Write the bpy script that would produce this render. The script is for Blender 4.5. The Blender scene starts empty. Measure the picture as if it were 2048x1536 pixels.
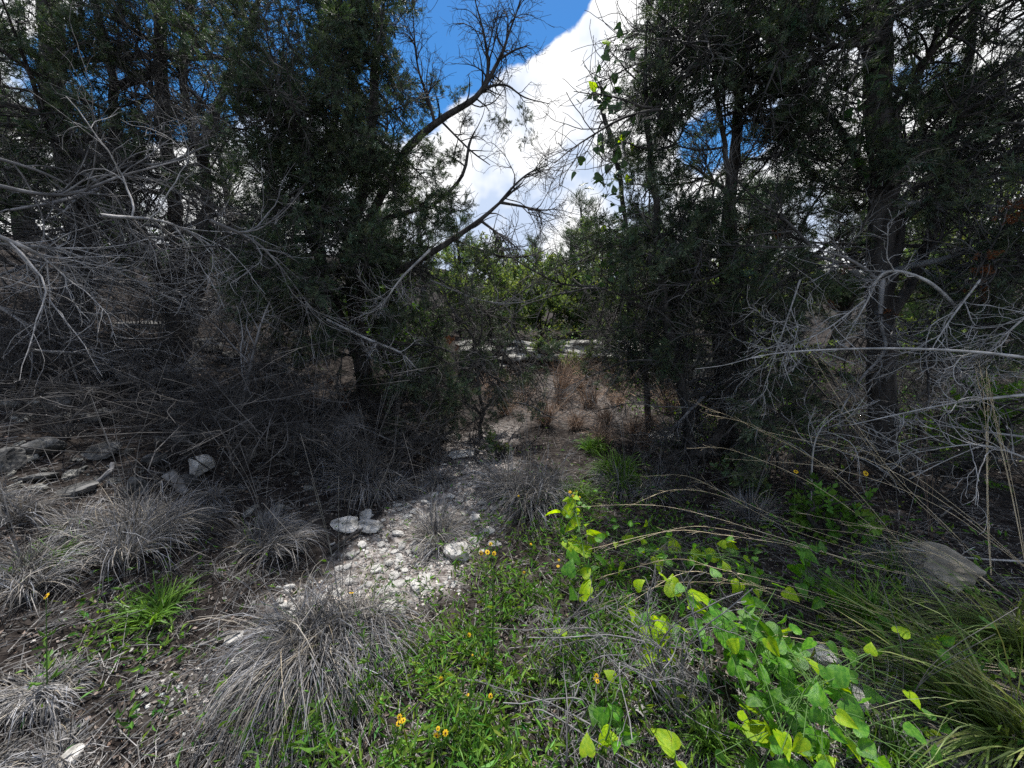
import bpy, math, numpy as np
from mathutils import Matrix, Vector, Quaternion
R = math.radians
sc = bpy.context.scene
COL = sc.collection
rng = np.random.default_rng(7)

# ------------------------------------------------------------------ camera
F = 760.0                      # focal length in pixels of the 2048 px wide photograph
PITCH = R(11.0)
CAMZ = 1.55
cam_d = bpy.data.cameras.new("camera"); cam = bpy.data.objects.new("camera", cam_d); COL.objects.link(cam)
cam.location = (0, 0, CAMZ); cam.rotation_euler = (math.pi/2 - PITCH, 0, 0)
cam_d.sensor_width = 36.0; cam_d.lens = 36.0*F/2048; cam_d.clip_start = 0.02; cam_d.clip_end = 2000
sc.camera = cam

# ------------------------------------------------------------------ sun and sky
SUN_EL, SUN_AZ = R(67), R(2)            # azimuth measured from +Y (ahead) towards +X
sun_dir = np.array([math.cos(SUN_EL)*math.sin(SUN_AZ), math.cos(SUN_EL)*math.cos(SUN_AZ), math.sin(SUN_EL)])
sd = bpy.data.lights.new("sun", 'SUN'); sun = bpy.data.objects.new("sun", sd); COL.objects.link(sun)
sd.energy = 5.0; sd.angle = R(0.6); sd.color = (1.0, 0.97, 0.92)
sun.rotation_euler = (math.pi/2 - SUN_EL, 0, math.pi - SUN_AZ)
w = bpy.data.worlds.new("World"); sc.world = w; w.use_nodes = True
nt = w.node_tree; nt.nodes.clear()
def N(t, kind, **kw):
    n = t.nodes.new(kind)
    for k, v in kw.items():
        if k.startswith('i_'): n.inputs[k[2:].replace('_', ' ')].default_value = v
        else: setattr(n, k, v)
    return n
def pix_dir(u, v):
    upc = (768 - v)/F
    d = np.array([(u-1024)/F, math.cos(PITCH)+math.sin(PITCH)*upc, -math.sin(PITCH)+math.cos(PITCH)*upc])
    return d/np.linalg.norm(d)
def build_world():
    L = nt.links.new
    out = N(nt, 'ShaderNodeOutputWorld')
    sky = N(nt, 'ShaderNodeTexSky'); sky.sky_type = 'NISHITA'; sky.sun_disc = False
    sky.sun_elevation = SUN_EL; sky.sun_rotation = SUN_AZ; sky.air_density = 1.0; sky.dust_density = 0.3; sky.ozone_density = 3.0
    hs = N(nt, 'ShaderNodeHueSaturation'); hs.inputs['Saturation'].default_value = 1.38; hs.inputs['Value'].default_value = 0.95
    L(sky.outputs[0], hs.inputs['Color'])
    bg = N(nt, 'ShaderNodeBackground'); bg.inputs['Strength'].default_value = 0.11; L(hs.outputs[0], bg.inputs['Color'])
    tc = N(nt, 'ShaderNodeTexCoord')
    n1 = N(nt, 'ShaderNodeTexNoise'); n1.inputs['Scale'].default_value = 3.2; n1.inputs['Detail'].default_value = 9; n1.inputs['Roughness'].default_value = 0.58
    L(tc.outputs['Generated'], n1.inputs['Vector'])
    acc = None
    # gaps of blue between the clouds, each a direction, a width and a depth
    for (u, v, k, a) in [(880, -60, 60, .60), (800, 110, 110, .40), (1040, -10, 260, .45), (1130, -20, 500, .4), (380, 150, 140, .42), (290, 190, 300, .3), (1400, 300, 200, .42), (1850, 160, 160, .42), (1550, 240, 400, .3), (1165, 520, 900, .3), (630, 70, 300, .4), (140, 190, 300, .25), (1090, 330, 16, -.42), (250, 380, 14, -.26), (1850, 320, 14, -.26), (1650, 0, 40, -.2)]:
        d = pix_dir(u, v)
        dp = N(nt, 'ShaderNodeVectorMath', operation='DOT_PRODUCT'); L(tc.outputs['Generated'], dp.inputs[0]); dp.inputs[1].default_value = tuple(d)
        m1 = N(nt, 'ShaderNodeMath', operation='MULTIPLY_ADD'); L(dp.outputs['Value'], m1.inputs[0]); m1.inputs[1].default_value = k; m1.inputs[2].default_value = -k
        ex = N(nt, 'ShaderNodeMath', operation='EXPONENT'); L(m1.outputs[0], ex.inputs[0])
        sm = N(nt, 'ShaderNodeMath', operation='MULTIPLY'); L(ex.outputs[0], sm.inputs[0]); sm.inputs[1].default_value = a
        if acc is None: acc = sm
        else:
            ad = N(nt, 'ShaderNodeMath', operation='ADD'); L(acc.outputs[0], ad.inputs[0]); L(sm.outputs[0], ad.inputs[1]); acc = ad
    sb = N(nt, 'ShaderNodeMath', operation='SUBTRACT'); L(n1.outputs['Fac'], sb.inputs[0]); L(acc.outputs[0], sb.inputs[1])
    rp = N(nt, 'ShaderNodeMapRange'); rp.interpolation_type = 'SMOOTHSTEP'
    rp.inputs['From Min'].default_value = 0.46; rp.inputs['From Max'].default_value = 0.53; L(sb.outputs[0], rp.inputs['Value'])
    # cloud brightness: mostly blinding white, with some blue-grey bases
    n2 = N(nt, 'ShaderNodeTexNoise'); n2.inputs['Scale'].default_value = 5.5; n2.inputs['Detail'].default_value = 4
    L(tc.outputs['Generated'], n2.inputs['Vector'])
    cr = N(nt, 'ShaderNodeValToRGB'); L(n2.outputs['Fac'], cr.inputs[0])
    cr.color_ramp.elements[0].position = .38; cr.color_ramp.elements[0].color = (.52, .62, .80, 1)
    cr.color_ramp.elements[1].position = .53; cr.color_ramp.elements[1].color = (1, 1, 1, 1)
    bc = N(nt, 'ShaderNodeBackground'); bc.inputs['Strength'].default_value = 0.88; L(cr.outputs[0], bc.inputs['Color'])
    mx = N(nt, 'ShaderNodeMixShader'); L(rp.outputs[0], mx.inputs[0]); L(bg.outputs[0], mx.inputs[1]); L(bc.outputs[0], mx.inputs[2])
    L(mx.outputs[0], out.inputs[0])
build_world()
sc.view_settings.view_transform = 'Standard'; sc.view_settings.look = 'None'
sc.view_settings.exposure = 0.45; sc.view_settings.gamma = 1.0; sc.view_settings.use_curve_mapping = False
cy = sc.cycles
cy.max_bounces = 6; cy.diffuse_bounces = 3; cy.glossy_bounces = 2; cy.transmission_bounces = 3; cy.transparent_max_bounces = 4
cy.use_denoising = False

# ------------------------------------------------------------------ terrain function
def sstep(a, b, x):
    t = np.clip((x-a)/(b-a), 0, 1); return t*t*(3-2*t)
def vnoise(x, y, s, k=0):
    x = np.asarray(x)/s + 13.7*k; y = np.asarray(y)/s + 7.1*k
    return (np.sin(x*1.3+1.7*np.sin(y*0.9+k)) + np.sin(y*1.7+1.3*np.sin(x*1.1-k)) + .6*np.sin(x*2.9+y*2.3+k) + .5*np.sin(y*4.1-x*3.3+2*k))/3.1
def ledge_y(x): return 7.5 + .35*np.sin(x*1.1+.6) + .12*np.sin(x*3.7) - .10*np.clip(x-1.5, 0, 9)
def hgt(x, y):
    x = np.asarray(x, float); y = np.asarray(y, float)
    s = np.maximum(0, -x-1.0-.04*y)
    z = .39*s/(1+.045*s) + .012*y
    yl = ledge_y(x)
    z = z + .15*sstep(5.6, 7.4, y) + .62*sstep(yl-.05, yl+.45, y)*sstep(-6, -2, x)*(1-.9*sstep(3, 6, x))
    far = np.clip(y-10, 0, 60); z = z + .035*far + .0009*far*far*sstep(0, 60, far)
    z = z + .03*np.maximum(0, x-3)
    z = z + .05*vnoise(x, y, .9, 1) + .022*vnoise(x, y, .27, 2) + .009*vnoise(x, y, .09, 3)
    z = z + .09*sstep(1.2, 0, np.abs(y-1.2))*0
    return z
# ------------------------------------------------------------------ rays and points
def P(u, v, d):
    k = pix_dir(u, v); return np.array([0, 0, CAMZ]) + k*(d/k[1])
def G(u, v, lift=0.0):
    """Point of the ground (plus a lift) seen in the direction (u, v)."""
    k = pix_dir(u, v); o = np.array([0, 0, CAMZ]); t = np.linspace(.5, 60, 6000)
    p = o + k[None]*t[:, None]
    below = p[:, 2] < hgt(p[:, 0], p[:, 1]) + lift
    i = int(np.argmax(below)) if below.any() else 3000
    return p[i]
def proj(p):
    p = np.atleast_2d(p) - np.array([0, 0, CAMZ])
    f = p[:, 1]*math.cos(PITCH) - p[:, 2]*math.sin(PITCH); up = p[:, 1]*math.sin(PITCH) + p[:, 2]*math.cos(PITCH)
    f = np.where(f < .05, .05, f)
    return 1024 + F*p[:, 0]/f, 768 - F*up/f

# ------------------------------------------------------------------ materials
MATS = {}
def mat(name, c1, c2=None, scale=8.0, rough=.85, bump=0.0, bscale=None, trans=0.0, tcol=None, spec=.3, vary=0.0, stretch=(1, 1, 1), tint=False, detail=6, ramp=(.35, .65), c3=None):
    if name in MATS: return MATS[name]
    m = bpy.data.materials.new(name); m.use_nodes = True; t = m.node_tree; t.nodes.clear(); L = t.links.new
    out = N(t, 'ShaderNodeOutputMaterial'); b = N(t, 'ShaderNodeBsdfPrincipled')
    b.inputs['Roughness'].default_value = rough; b.inputs['Specular IOR Level'].default_value = spec
    tc = N(t, 'ShaderNodeTexCoord'); mp = N(t, 'ShaderNodeMapping'); mp.inputs['Scale'].default_value = stretch
    L(tc.outputs['Object'], mp.inputs['Vector'])
    n = N(t, 'ShaderNodeTexNoise'); n.inputs['Scale'].default_value = scale; n.inputs['Detail'].default_value = detail; n.inputs['Roughness'].default_value = .6
    L(mp.outputs[0], n.inputs['Vector'])
    cr = N(t, 'ShaderNodeValToRGB'); L(n.outputs['Fac'], cr.inputs[0])
    c2 = c2 or c1
    cr.color_ramp.elements[0].position = ramp[0]; cr.color_ramp.elements[0].color = (*c1, 1)
    cr.color_ramp.elements[1].position = ramp[1]; cr.color_ramp.elements[1].color = (*c2, 1)
    if c3: e3 = cr.color_ramp.elements.new(min(.97, ramp[1]+.10)); e3.color = (*c3, 1)
    col = cr.outputs[0]
    if tint:                                      # per leaf / per blade colour kept in a colour attribute
        at = N(t, 'ShaderNodeAttribute'); at.attribute_name = 'tint'
        mm = N(t, 'ShaderNodeMix', data_type='RGBA', blend_type='MULTIPLY'); mm.inputs[0].default_value = 1
        L(col, mm.inputs[6]); L(at.outputs['Color'], mm.inputs[7]); col = mm.outputs[2]
    if vary:
        oi = N(t, 'ShaderNodeObjectInfo'); hs = N(t, 'ShaderNodeHueSaturation')
        mr = N(t, 'ShaderNodeMapRange'); mr.inputs['To Min'].default_value = 1-vary; mr.inputs['To Max'].default_value = 1+vary
        L(oi.outputs['Random'], mr.inputs['Value']); L(mr.outputs[0], hs.inputs['Value'])
        L(col, hs.inputs['Color']); col = hs.outputs[0]
    L(col, b.inputs['Base Color'])
    if bump:
        n2 = N(t, 'ShaderNodeTexNoise'); n2.inputs['Scale'].default_value = bscale or scale*3; n2.inputs['Detail'].default_value = 5
        L(mp.outputs[0], n2.inputs['Vector'])
        bp = N(t, 'ShaderNodeBump'); bp.inputs['Strength'].default_value = bump; bp.inputs['Distance'].default_value = .02
        L(n2.outputs['Fac'], bp.inputs['Height']); L(bp.outputs[0], b.inputs['Normal'])
    if trans:
        tr = N(t, 'ShaderNodeBsdfTranslucent')
        if tcol:
            mm = N(t, 'ShaderNodeMix', data_type='RGBA', blend_type='MULTIPLY'); mm.inputs[0].default_value = 1
            L(col, mm.inputs[6]); mm.inputs[7].default_value = (*tcol, 1); L(mm.outputs[2], tr.inputs['Color'])
        else: L(col, tr.inputs['Color'])
        mx = N(t, 'ShaderNodeMixShader'); mx.inputs[0].default_value = trans
        L(b.outputs[0], mx.inputs[1]); L(tr.outputs[0], mx.inputs[2]); L(mx.outputs[0], out.inputs[0])
    else: L(b.outputs[0], out.inputs[0])
    MATS[name] = m; return m
M_bark = mat('juniper bark', (.018, .015, .014), (.10, .09, .085), 14, .95, 1.0, 30, stretch=(1, 1, .16))
M_limb = mat('limb bark', (.018, .016, .015), (.085, .078, .075), 18, .95, .8, 40, stretch=(1, 1, .3))
M_dead = mat('weathered dead wood', (.07, .067, .066), (.30, .29, .29), 5, .9, .3)
M_dim = mat('dark weathered twigs', (.02, .018, .017), (.19, .18, .175), 2.2, .9, .3, ramp=(.42, .68))
M_pale = mat('pale bleached wood', (.18, .175, .17), (.48, .46, .45), 12, .85, .4)
M_jun = mat('juniper foliage', (.030, .048, .028), (.070, .092, .050), 2.5, .55, trans=.22, tcol=(1.4, 1.7, .6), tint=True, spec=.5)
M_junfar = mat('far juniper foliage', (.035, .06, .03), (.065, .10, .045), 1.5, .75, trans=.2, tcol=(1.3, 1.6, .6), tint=True, spec=.25)
M_brown = mat('dead brown juniper foliage', (.10, .032, .012), (.19, .075, .025), 4, .85, trans=.2, tint=True)
M_broad = mat('light broadleaf foliage', (.085, .13, .06), (.15, .20, .09), 2.5, .55, trans=.45, tcol=(1.4, 1.4, .5), tint=True)
M_smi = mat('greenbrier leaf', (.045, .17, .014), (.14, .32, .03), 4, .36, .25, 30, trans=.45, tcol=(2.0, 1.8, .3), spec=.45, vary=.3, ramp=(.40, .62), c3=(.20, .15, .03))
M_smi_dark = mat('greenbrier leaf painted in silhouette', (.025, .06, .018), (.05, .11, .025), 30, .4, .15, 60, trans=.12, tcol=(1.5, 1.6, .4), spec=.4, vary=.2, ramp=(.45, .62))  # darker leaf copy: the silhouette against bright sky is put into the colour
M_smi_lit = mat('greenbrier leaf painted sunlit', (.22, .42, .012), (.42, .58, .015), 4, .42, .25, 30, trans=.52, tcol=(1.6, 1.5, .4), spec=.35, vary=.2, ramp=(.38, .60), c3=(.34, .22, .04))  # yellower leaf copy: sunlight on the leaf is put into the colour
M_grassdry = mat('dry grey grass', (.105, .10, .097), (.31, .295, .285), 6, .8, trans=.15, tint=True)
M_mixed = mat('half dry green grass', (.11, .18, .035), (.38, .38, .18), 4, .6, trans=.3, tcol=(1.3, 1.3, .6), tint=True, ramp=(.42, .66))
M_grassgreen = mat('green grass', (.065, .15, .02), (.14, .26, .035), 5, .55, trans=.35, tcol=(1.4, 1.4, .5), tint=True)
M_straw = mat('tan straw stems', (.50, .40, .25), (.74, .62, .44), 12, .7, trans=.1, tint=True)
M_redgrass = mat('russet dry grass', (.17, .115, .085), (.36, .27, .21), 9, .8, trans=.2, tint=True)
M_litter = mat('leaf litter', (.075, .062, .052), (.18, .15, .13), 10, .85, tint=True)
M_rock = mat('grey lichened limestone', (.03, .03, .029), (.16, .156, .15), 6, .95, 1.0, 14, vary=.25, detail=12, ramp=(.40, .60))
M_white = mat('white limestone', (.14, .135, .12), (.60, .57, .53), 9, .9, 1.0, 18, vary=.12, detail=12, ramp=(.36, .54))
M_ledge = mat('weathered ledge limestone', (.05, .05, .045), (.36, .35, .32), 5, .95, 1.0, 14, vary=.2, detail=12, ramp=(.38, .6))
M_pebble = mat('clean white limestone pebble', (.22, .21, .195), (.58, .56, .53), 9, .9, .5, 30, vary=.18, detail=6, ramp=(.3, .6))
M_gravel = mat('limestone gravel', (.20, .185, .17), (.50, .47, .44), 15, .95, tint=True)
M_pet = mat('yellow petals', (.80, .44, .01), (.85, .58, .02), 60, .6, trans=.25)
M_eye = mat('dark red flower centre', (.06, .012, .006), (.12, .03, .01), 80, .8)
M_stem = mat('green stem', (.06, .13, .03), (.09, .17, .04), 20, .6)

def ground_material():
    m = bpy.data.materials.new('woodland ground'); m.use_nodes = True; t = m.node_tree; L = t.links.new
    b = t.nodes['Principled BSDF']; b.inputs['Roughness'].default_value = .96; b.inputs['Specular IOR Level'].default_value = .1
    tc = N(t, 'ShaderNodeTexCoord')
    n = N(t, 'ShaderNodeTexNoise'); n.inputs['Scale'].default_value = 14.0; n.inputs['Detail'].default_value = 12; n.inputs['Roughness'].default_value = .7; L(tc.outputs['Object'], n.inputs['Vector'])
    cr = N(t, 'ShaderNodeValToRGB'); L(n.outputs['Fac'], cr.inputs[0])
    cr.color_ramp.elements[0].position = .42; cr.color_ramp.elements[0].color = (.014, .011, .010, 1)
    cr.color_ramp.elements[1].position = .7; cr.color_ramp.elements[1].color = (.075, .064, .057, 1)
    at = N(t, 'ShaderNodeAttribute'); at.attribute_name = 'bare'
    n3 = N(t, 'ShaderNodeTexNoise'); n3.inputs['Scale'].default_value = 22; n3.inputs['Detail'].default_value = 8; L(tc.outputs['Object'], n3.inputs['Vector'])
    c2 = N(t, 'ShaderNodeValToRGB'); L(n3.outputs['Fac'], c2.inputs[0])
    c2.color_ramp.elements[0].position = .38; c2.color_ramp.elements[0].color = (.085, .068, .060, 1)
    c2.color_ramp.elements[1].position = .62; c2.color_ramp.elements[1].color = (.36, .33, .31, 1)
    mx = N(t, 'ShaderNodeMix', data_type='RGBA'); L(at.outputs['Fac'], mx.inputs[0]); L(cr.outputs[0], mx.inputs[6]); L(c2.outputs[0], mx.inputs[7])
    L(mx.outputs[2], b.inputs['Base Color'])
    bp = N(t, 'ShaderNodeBump'); bp.inputs['Strength'].default_value = .9; bp.inputs['Distance'].default_value = .03
    L(n3.outputs['Fac'], bp.inputs['Height']); L(bp.outputs[0], b.inputs['Normal'])
    return m

# ------------------------------------------------------------------ mesh helpers
def mesh_np(name, V, faces, m, smooth=False, tint=None, extra=None, m2=None, n2=0):
    """V (n,3); faces: list of integer arrays (k,3) or (k,4); tint: (n,) grey or (n,3)."""
    V = np.asarray(V, np.float32); me = bpy.data.meshes.new(name)
    faces = [f for f in faces if len(f)]
    me.vertices.add(len(V)); me.vertices.foreach_set('co', V.ravel())
    loops = np.concatenate([f.ravel() for f in faces]).astype(np.int32)
    sizes = np.concatenate([np.full(len(f), f.shape[1], np.int32) for f in faces])
    starts = np.concatenate([[0], np.cumsum(sizes)[:-1]]).astype(np.int32)
    me.loops.add(len(loops)); me.loops.foreach_set('vertex_index', loops)
    me.polygons.add(len(sizes)); me.polygons.foreach_set('loop_start', starts)
    me.polygons.foreach_set('use_smooth', np.full(len(sizes), smooth))
    if m is not None: me.materials.append(m)
    if m2 is not None:                                   # the last n2 faces carry the second material
        me.materials.append(m2); mi = np.zeros(len(sizes), np.int32); mi[-n2:] = 1; me.polygons.foreach_set('material_index', mi)
    me.update(calc_edges=True)
    if tint is not None:
        t = np.ones((len(V), 4), np.float32); tt = np.asarray(tint, np.float32)
        t[:, :3] = tt[:, None] if tt.ndim == 1 else tt
        a = me.color_attributes.new('tint', 'FLOAT_COLOR', 'POINT'); a.data.foreach_set('color', t.ravel())
    if extra is not None:
        a = me.attributes.new(extra[0], 'FLOAT', 'POINT'); a.data.foreach_set('value', np.asarray(extra[1], np.float32))
    return me
def link(name, me, parent=None, **props):
    o = bpy.data.objects.new(name, me); COL.objects.link(o)
    if parent is not None: o.parent = parent
    for k, v in props.items(): o[k] = v
    return o
def thing(name, loc, label, cat, group=None):
    o = bpy.data.objects.new(name, None); COL.objects.link(o); o.location = [float(a) for a in loc]
    o['label'] = label; o['category'] = cat
    if group: o['group'] = group
    return o
def unit(a): return a/np.maximum(np.linalg.norm(a, axis=-1, keepdims=True), 1e-9)
def tubes(Pn, Rn, S=3):
    """Pn (M,K,3), Rn (M,K) -> verts, quads of open tubes with pinched tips."""
    M, K, _ = Pn.shape
    T = unit(np.gradient(Pn, axis=1))
    ref = unit(rng.normal(size=(M, 1, 3))); A = unit(np.cross(T, ref)); B = np.cross(T, A)
    a = np.arange(S)*2*math.pi/S
    V = Pn[:, :, None] + Rn[:, :, None, None]*(np.cos(a)[None, None, :, None]*A[:, :, None] + np.sin(a)[None, None, :, None]*B[:, :, None])
    V = V.reshape(-1, 3)
    m = np.arange(M)[:, None, None]*K*S; k = np.arange(K-1)[None, :, None]*S; s = np.arange(S)[None, None]; s2 = (s+1) % S
    q = np.stack([m+k+s, m+k+s2, m+k+S+s2, m+k+S+s], -1).reshape(-1, 4)
    return V, q
def spline(pts, rad, n):
    """Catmull-Rom through control points -> (n,3) and radii."""
    pts = np.asarray(pts, float); rad = np.asarray(rad, float)
    Q = np.vstack([2*pts[0]-pts[1], pts, 2*pts[-1]-pts[-2]])
    t = np.linspace(0, len(pts)-1-1e-6, n); i = t.astype(int); f = (t-i)[:, None]
    a, b, c, d = Q[i], Q[i+1], Q[i+2], Q[i+3]
    p = .5*((2*b)+(-a+c)*f+(2*a-5*b+4*c-d)*f**2+(-a+3*b-3*c+d)*f**3)
    r = np.interp(t, np.arange(len(rad))*(len(pts)-1)/(len(rad)-1), rad)
    return p, r
def trunk_mesh(name, pts, rad, m, n=40, S=14, origin=(0, 0, 0), flare=True, rough=.16, wob=.01):
    p, r = spline(pts, rad, n)
    if wob: p[1:-1] += np.cumsum(rng.normal(0, wob, (n, 3)), axis=0)[1:-1]*np.sin(np.linspace(0, math.pi, n))[1:-1, None]
    T = unit(np.gradient(p, axis=0)); A = unit(np.cross(T, np.array([[.13, .2, .97]]) if abs(T[0, 2]) < .8 else np.array([[.9, .3, .1]]))); B = np.cross(T, A)
    a = np.arange(S)*2*math.pi/S
    lob = 1 + rough*.7*np.sin(a*3+rng.uniform(0, 6))[None] + rough*rng.normal(0, .5, (1, S)) + rough*.35*rng.normal(0, 1, (n, S))
    if flare: lob = lob*(1 + .30*np.exp(-np.arange(n)/3.0))[:, None]
    rr = r[:, None]*lob
    V = p[:, None] + rr[..., None]*(np.cos(a)[None, :, None]*A[:, None]+np.sin(a)[None, :, None]*B[:, None])
    V = V.reshape(-1, 3) - np.asarray(origin)
    k = np.arange(n-1)[:, None]*S; s = np.arange(S)[None]; s2 = (s+1) % S
    q = np.stack([k+s, k+s2, k+S+s2, k+S+s], -1).reshape(-1, 4)
    return mesh_np(name, V, [q], m, True), p, r
def grow(par, rad, n, t0, t1, L0, L1, ang, K=7, wander=.18, curl=.12, grav=0.0, rmax=.01, rmin=.0012, bias=None, shrink=.5, rfrac=.6):
    M, K0, _ = par.shape
    seg = np.linalg.norm(np.diff(par, axis=1), axis=2).sum(1); w_ = seg/seg.sum()
    idx = rng.choice(M, n, p=w_); tt = rng.uniform(t0, t1, n); t = tt*(K0-1); i = np.minimum(t.astype(int), K0-2); f = (t-i)[:, None]
    pos = par[idx, i]*(1-f)+par[idx, i+1]*f; tan = unit(par[idx, i+1]-par[idx, i]); r = rad[idx, i]*(1-f[:, 0])+rad[idx, i+1]*f[:, 0]
    perp = unit(np.cross(tan, rng.normal(size=(n, 3))))
    if bias is not None: perp = unit(perp + np.asarray(bias)[None] - (tan*np.asarray(bias)[None]).sum(1)[:, None]*tan)
    a = R(ang)*rng.uniform(.65, 1.35, n)[:, None]
    d = unit(np.cos(a)*tan + np.sin(a)*perp)
    L = rng.uniform(L0, L1, n)*(1-shrink*tt)
    bend = rng.normal(0, curl, (n, 3))
    out = np.empty((n, K, 3)); out[:, 0] = pos
    for k in range(1, K):
        d = unit(d + bend + rng.normal(0, wander, (n, 3)) + np.array([0, 0, -grav]))
        out[:, k] = out[:, k-1] + d*(L/(K-1))[:, None]
    r0 = np.clip(r*rfrac, rmin*1.3, rmax)
    s = np.linspace(0, 1, K)[None]
    rr = r0[:, None]*(1-s) + rmin*s
    return out, rr, idx
# ------------------------------------------------------------------ foliage sprigs
def make_sprig(nb=13, seed=0, w=.075, l=.36, spread=.75):
    r = np.random.default_rng(seed); V = []
    ax = unit(np.array([r.normal(0, .15), r.normal(0, .15), 1.0]))
    for k in range(nb):
        t = k/(nb-1); base = ax*t*.72; phi = k*2.4+r.uniform(-.4, .4)
        out = np.array([math.cos(phi), math.sin(phi), 0]); sp = spread*(1-.6*t)
        d = unit(out*sp+ax*(.8+.3*t)+r.normal(0, .15, 3)); L = l*(1.05-.25*t)*r.uniform(.75, 1.2)
        side = unit(np.cross(d, r.normal(size=3)))*w*.5
        V += [base-side*.5, base+d*L*.5+side, base+d*L]
    return np.array(V), np.arange(nb*3).reshape(-1, 3)
SPRIGS = [make_sprig(13, s) for s in range(5)]
SPRIGS_FINE = [make_sprig(16, 20+s, .10, .34, .8) for s in range(5)]
def make_leafspray(nb=9, seed=0, w=.26, l=.42):
    r = np.random.default_rng(seed); V = []
    for k in range(nb):
        t = k/(nb-1); phi = k*2.4; out = np.array([math.cos(phi), math.sin(phi), 0])
        base = np.array([0, 0, t*.75]); d = unit(out*(1-.5*t)+np.array([0, 0, .35+.6*t])+r.normal(0, .2, 3)); L = l*r.uniform(.7, 1.2)
        side = unit(np.cross(d, r.normal(size=3)+np.array([0, 0, 1.5])))*w*.5
        V += [base, base+d*L*.5+side, base+d*L, base+d*L*.5-side]
    return np.array(V), np.arange(nb*4).reshape(-1, 4)
LEAFSPRAYS = [make_leafspray(9, 40+s) for s in range(4)]
def place(templ, pos, dirs, size, tint_lo=.6, tint_hi=1.35, hue=.12):
    """Instances of templates baked into one vertex array."""
    n = len(pos); Vs = []; Fs = []; Ts = []; off = 0; which = rng.integers(len(templ), size=n)
    for k, (tv, tf) in enumerate(templ):
        sel = np.where(which == k)[0]
        if not len(sel): continue
        Z = unit(dirs[sel]); X = unit(np.cross(Z, rng.normal(size=Z.shape))); Y = np.cross(Z, X)
        s = size[sel][:, None, None]
        v = pos[sel][:, None] + s*(tv[None, :, 0, None]*X[:, None]+tv[None, :, 1, None]*Y[:, None]+tv[None, :, 2, None]*Z[:, None])
        Vs.append(v.reshape(-1, 3)); nv = len(tv)
        Fs.append((tf[None]+(np.arange(len(sel))*nv)[:, None, None]+off).reshape(-1, tf.shape[1])); off += nv*len(sel)
        g = rng.uniform(tint_lo, tint_hi, len(sel)); h = rng.normal(0, hue, len(sel))
        c = np.stack([g*(1+h), g, g*(1-h*.5)], 1); Ts.append(np.repeat(c, nv, axis=0))
    return np.vstack(Vs), np.vstack(Fs), np.clip(np.vstack(Ts), .05, 3)

def sprigs_on(curves, n, size, t0=.2, t1=1.0, up=.5, fine=False, spread=.5, jit=.0):
    M, K, _ = curves.shape
    idx = rng.integers(M, size=n); t = rng.uniform(t0, t1, n)**.8*(K-1); i = np.minimum(t.astype(int), K-2); f = (t-i)[:, None]
    pos = curves[idx, i]*(1-f)+curves[idx, i+1]*f; tan = unit(curves[idx, i+1]-curves[idx, i])
    d = unit(tan + rng.normal(0, spread, (n, 3)) + np.array([0, 0, up]))
    if jit: pos = pos + rng.normal(0, jit, pos.shape)
    return pos, d, rng.uniform(.7, 1.3, n)*size
# ------------------------------------------------------------------ shared sprays: a twig with its side twigs and scale foliage, unit length along +Z
def make_spray(seed, kind):
    global rng
    keep = rng; rng = np.random.default_rng(seed)
    ax = np.zeros((1, 9, 3)); d = np.array([0, 0, 1.0]); bend = rng.normal(0, .07, 3)
    for k in range(1, 9): d = unit(d+bend+rng.normal(0, .09, 3)); ax[0, k] = ax[0, k-1]+d*.125
    ar = np.linspace(.014, .004, 9)[None]
    s1, r1, _ = grow(ax, ar, 15, .08, 1, .3, .6, 48, K=7, wander=.13, curl=.10, rmax=.008, rmin=.0028, shrink=.4)
    s2, r2, _ = grow(s1, r1, 60 if kind != 'dead' else 46, .1, 1, .1, .26, 46, K=5, wander=.16, curl=.14, rmax=.004, rmin=.0020, shrink=.3)
    Va, qa = tubes(ax, ar, 4); Vb, qb = tubes(s1, r1, 3); Vc, qc = tubes(s2, r2, 3)
    V = np.vstack([Va, Vb, Vc]); q = np.vstack([qa, qb+len(Va), qc+len(Va)+len(Vb)])
    if kind == 'dead': me = mesh_np('dead_twigs', V, [q], M_dim, True)
    else:
        pos, dd, sz = sprigs_on(np.concatenate([s2[:32]]), 180, .155, .15, 1.0, .3, spread=.45, jit=.012)
        Vf, ff, tf = place(SPRIGS_FINE, pos, dd, sz, .35, 1.9, .14)
        me = mesh_np('foliage', np.vstack([V, Vf]), [q, ff+len(V)], M_limb, False, np.vstack([np.ones((len(V), 3)), tf]), m2={'live': M_jun, 'brown': M_brown}[kind], n2=len(ff))
    rng = keep; return me
SPRAY = {}
def open_sky(c):
    (u,), (v,) = proj(c)
    if v > 520: return False
    return np.interp(v, [0, 100, 200, 300, 400, 480], [825, 832, 850, 905, 925, 960]) < u < np.interp(v, [0, 60, 150, 250, 330, 450, 520], [1285, 1275, 1240, 1195, 1175, 1140, 1120])
def put_spray(parent, base, c, d, s, kind='live', free=False):
    # the crowns leave the clearing's strip of sky open
    if not free and kind != 'dead' and (open_sky(c+d*s*.5) or open_sky(c+d*s*.95)): return None
    if kind not in SPRAY: SPRAY[kind] = [make_spray(100*len(kind)+k, kind) for k in range(12 if kind != 'brown' else 4)]
    o = link('dead_twigs' if kind == 'dead' else 'foliage', SPRAY[kind][rng.integers(len(SPRAY[kind]))], parent, kind='stuff')
    Z = Vector([float(a) for a in d]); q = Z.to_track_quat('Z', 'Y'); o.rotation_mode = 'QUATERNION'
    o.rotation_quaternion = q @ Quaternion((0, 0, 1), rng.uniform(0, 6.28)); o.location = [float(a) for a in np.asarray(c)-base]
    o.scale = (s*rng.uniform(.85, 1.15), s, s); return o
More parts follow.
